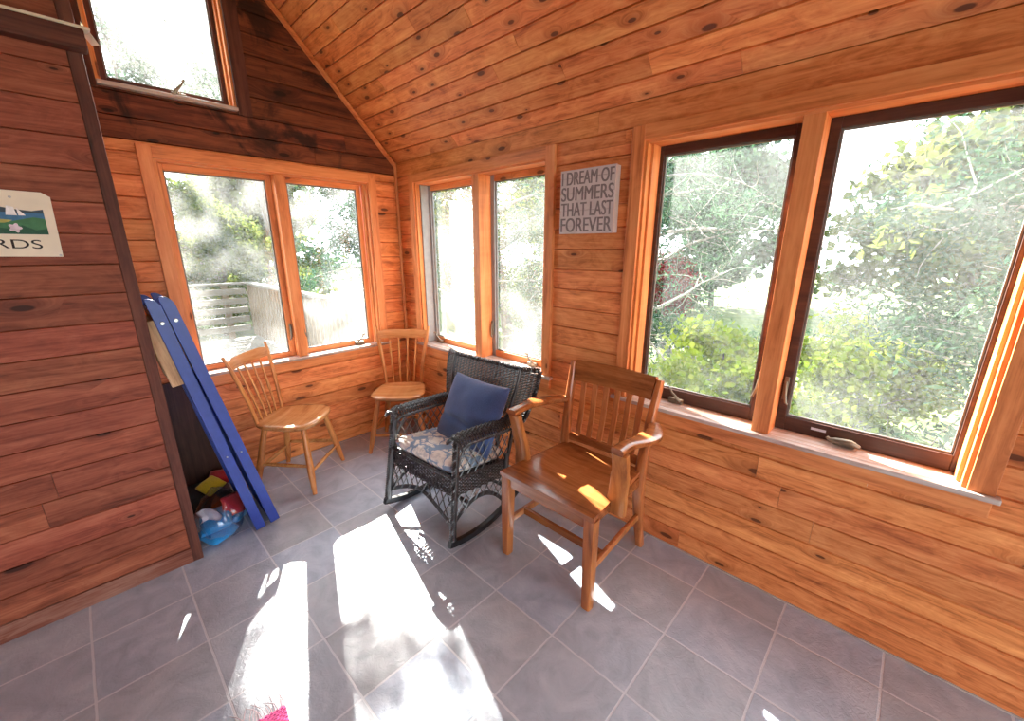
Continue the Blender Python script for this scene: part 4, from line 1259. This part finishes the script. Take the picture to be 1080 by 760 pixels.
def make_tree(name, x, y, h, spread, label, cat, group, leaf, seed, nb=16, blades=9000, first=0.15, lean=(0, 0), bare=6, blade=(0.07, 0.016), trunk_r=0.11, droop=0.1, dens=1.0, clump=0.28):
    r = random.Random(seed)
    gz = -0.70
    rt = empty(name, (x, y, gz))
    tag(rt, label, cat, group)
    tp = []
    ph = r.uniform(0, 6)
    for i in range(11):
        t = i / 10
        tp.append(Vector((lean[0] * t * h + 0.10 * h * 0.3 * math.sin(3 * t + ph), lean[1] * t * h + 0.10 * h * 0.3 * math.cos(2.6 * t + ph), t * h)))
    tb = MB()
    tb.tube(tp, [trunk_r * (1 - 0.85 * i / 10) for i in range(11)], 9)
    tb.build('trunk', M['bark'], rt, smooth=60)
    bb, fo = MB(), MB()
    tips = []
    for b in range(nb):
        t = first + (0.97 - first) * (b + r.random()) / nb
        f = t * 10
        i = min(9, int(f))
        p0 = tp[i].lerp(tp[i + 1], f - i)
        az = r.uniform(0, 2 * PI)
        L = spread * (1 - 0.55 * t) * r.uniform(0.7, 1.15)
        d = Vector((math.cos(az), math.sin(az), r.uniform(-0.05, 0.5)))
        pts = [p0]
        p = p0.copy()
        for s in range(7):
            d = d + Vector((r.uniform(-.28, .28), r.uniform(-.28, .28), r.uniform(-.2, .2) - droop * 0.3))
            d.normalize()
            p = p + d * (L / 7)
            pts.append(p.copy())
        r0 = trunk_r * 0.46 * (1 - 0.5 * t)
        bb.tube(pts, [r0 * (1 - 0.85 * k / 7) for k in range(8)], 6)
        for s in range(bare):
            k = r.uniform(1.5, 6.9)
            i = int(k)
            q0 = pts[i].lerp(pts[i + 1], k - i)
            d2 = Vector((r.uniform(-1, 1), r.uniform(-1, 1), r.uniform(-.7, .8))).normalized()
            L2 = L * r.uniform(0.18, 0.42)
            q = q0.copy()
            qp = [q0]
            for s2 in range(4):
                d2 = (d2 + Vector((r.uniform(-.4, .4), r.uniform(-.4, .4), r.uniform(-.4, .3)))).normalized()
                q = q + d2 * (L2 / 4)
                qp.append(q.copy())
            bb.tube(qp, [r0 * 0.3, r0 * 0.24, r0 * 0.18, r0 * 0.12, r0 * 0.06], 4)
            tips += qp[2:]
        tips += pts[4:]
    bb.build('branches', M['twig'], rt, smooth=60)
    nt = int(blades * dens)
    for k in range(nt):
        c = tips[r.randrange(len(tips))]
        q = c + Vector((r.gauss(0, clump * .5), r.gauss(0, clump * .5), r.gauss(0, clump * .38)))
        if q.z < 0.02: continue
        d = Vector((r.gauss(0, 1), r.gauss(0, 1), r.gauss(0, .7))).normalized()
        s = d.orthogonal()
        s.rotate(Matrix.Rotation(r.uniform(0, PI), 3, d))
        L, w_ = blade[0] * r.uniform(.6, 1.3), blade[1] * r.uniform(.7, 1.3)
        fo.face([q - d * L * .5, q + s * w_, q + d * L * .5, q - s * w_])
    fo.build('foliage', leaf, rt, recalc=False)
    return rt

TG = 'trees outside the windows'
make_tree('cedar_tree', 4.3, -4.7, 6.0, 3.3, 'dense green cedar filling the rightmost window pane', 'tree', TG, M['cedar'], 11, nb=34, blades=62000, first=0.06, bare=14, clump=0.26, blade=(0.10, 0.011))
make_tree('cedar_tree', 5.4, 0.9, 6.0, 3.4, 'bare-branched cedar seen through the pane beside the oak armchair', 'tree', TG, M['cedar'], 12, nb=32, blades=30000, first=0.06, bare=16, clump=0.26, blade=(0.10, 0.011))
make_tree('cedar_tree', 4.2, 3.0, 6.0, 2.8, 'cedar with a leaning trunk seen through the small corner window', 'tree', TG, M['olive'], 13, nb=28, blades=34000, first=0.08, bare=12, lean=(-0.12, 0.10), trunk_r=0.14)
make_tree('cedar_tree', 3.3, 7.0, 5.5, 2.6, 'grey-green cedar behind the upright balusters of the deck', 'tree', TG, M['cedar'], 14, nb=26, blades=34000, first=0.10, bare=8)
make_tree('broadleaf_tree', 0.6, 9.3, 3.2, 2.4, 'pale green bushy tree beyond the far corner of the deck', 'tree', TG, M['olive'], 15, nb=26, blades=30000, first=0.05, bare=6, blade=(0.08, 0.03))
make_tree('broadleaf_tree', -2.6, 9.6, 3.8, 2.4, 'bright bushy tree beyond the level boards of the deck railing', 'tree', TG, M['olive'], 16, nb=24, blades=26000, first=0.05, bare=6, blade=(0.08, 0.03))
make_tree('oak_tree', 2.5, 10.9, 10.8, 3.8, 'tall sparse tree rising far behind the deck balusters', 'tree', TG, M['cedar'], 17, nb=28, blades=5200, first=0.45, bare=6, blade=(0.13, 0.05), trunk_r=0.15, clump=0.35)
make_tree('oak_tree', -0.2, 12.2, 9.0, 3.0, 'tall leafy tree hanging across the high gable window', 'tree', TG, M['cedar'], 18, nb=26, blades=9000, first=0.55, bare=6, blade=(0.11, 0.04), trunk_r=0.13, clump=0.3)
SG = 'shrubs on the ground outside the right windows'
make_tree('leafy_shrub', 3.2, -1.6, 1.1, 1.1, 'lime green shrub below the pane beside the oak armchair', 'shrub', SG, M['lime'], 21, nb=18, blades=9000, first=0.05, bare=4, blade=(0.07, 0.03), trunk_r=0.03, clump=0.2)
make_tree('leafy_shrub', 3.9, -2.9, 1.1, 1.3, 'lime green shrub at the lower right of the rightmost pane', 'shrub', SG, M['lime'], 22, nb=18, blades=9000, first=0.05, bare=4, blade=(0.07, 0.03), trunk_r=0.03, clump=0.2)
make_tree('leafy_shrub', 3.4, 1.0, 1.2, 1.2, 'olive shrub below the small corner window', 'shrub', SG, M['olive'], 23, nb=18, blades=9000, first=0.05, bare=6, blade=(0.07, 0.03), trunk_r=0.03, clump=0.2)
make_tree('flowering_shrub', 10.2, 2.2, 1.9, 1.2, 'red shrub far off through the pane beside the oak armchair', 'shrub', None, M['redleaf'], 24, nb=16, blades=5000, first=0.1, bare=3, blade=(0.09, 0.05), trunk_r=0.04, clump=0.25)
BG = 'distant trees round the garden'
for k, (x, y, h_) in enumerate([(12.5, -9.5, 5.5), (14, -4, 6), (15, 2.5, 6), (13, 8, 6), (9.5, 13.5, 6.5), (3.5, 16, 5.0), (-3, 17, 4.2)]):
    make_tree('distant_tree', x, y, h_, 3.6, ['hazy distant tree furthest right behind the dense cedar', 'hazy distant tree behind the dense cedar of the rightmost pane', 'hazy distant tree behind the bare-branched cedar', 'hazy distant tree right of the leaning cedar', 'hazy distant tree behind the leaning cedar in the corner window', 'hazy distant tree behind the deck balusters', 'hazy distant tree behind the level deck boards'][k], 'tree', BG, M['olive'] if k % 2 else M['cedar'], 40 + k, nb=20, blades=9000, first=0.08, bare=5, blade=(0.26, 0.12), clump=0.6)

# ------------------------------------------------------------------ light
wd = bpy.data.worlds.new('daylight')
sc.world = wd
wd.use_nodes = True
nt = wd.node_tree
nt.nodes.clear()
bg = nt.nodes.new('ShaderNodeBackground')
bg.inputs[0].default_value = (0.86, 0.93, 1.0, 1)
bg.inputs[1].default_value = 1.0
wo = nt.nodes.new('ShaderNodeOutputWorld')
nt.links.new(bg.outputs[0], wo.inputs[0])
su = bpy.data.lights.new('sun', 'SUN')
su.energy = 12.5
su.color = (1.0, 0.94, 0.86)
su.angle = R(0.55)
so = bpy.data.objects.new('sun', su)
COL.objects.link(so)
el = R(33.2)
dirv = Vector((-0.337 * math.cos(el), -0.9415 * math.cos(el), -math.sin(el)))
so.rotation_euler = dirv.to_track_quat('-Z', 'Y').to_euler()

# ------------------------------------------------------------------ camera
cd = bpy.data.cameras.new('camera')
cam = bpy.data.objects.new('camera', cd)
COL.objects.link(cam)
cd.sensor_fit = 'HORIZONTAL'
cd.sensor_width = 36.0
cd.lens = 432.3756 / 1080 * 36.0
cd.clip_start = 0.02
yaw, pit, rol = 0.80753, -0.27219, 0.000493
fw = Vector((math.sin(yaw) * math.cos(pit), math.cos(yaw) * math.cos(pit), math.sin(pit)))
rt_ = Vector((math.cos(yaw), -math.sin(yaw), 0))
up_ = rt_.cross(fw)
c_, s_ = math.cos(rol), math.sin(rol)
r2, u2 = rt_ * c_ + up_ * s_, up_ * c_ - rt_ * s_
cam.matrix_world = frame((-1.87568, -3.04934, 1.5), r2, u2, -fw)
cd.shift_x = -0.2148 / 1080
cd.shift_y = 0.765 / 1080
sc.camera = cam

sc.view_settings.view_transform = 'Standard'
sc.view_settings.look = 'None'
sc.view_settings.gamma = 1.0
sc.view_settings.use_curve_mapping = False
sc.view_settings.exposure = 3.0
cy = sc.cycles
cy.use_denoising = True
cy.max_bounces = 10
cy.diffuse_bounces = 6
cy.transparent_max_bounces = 16
cy.sample_clamp_indirect = 8.0
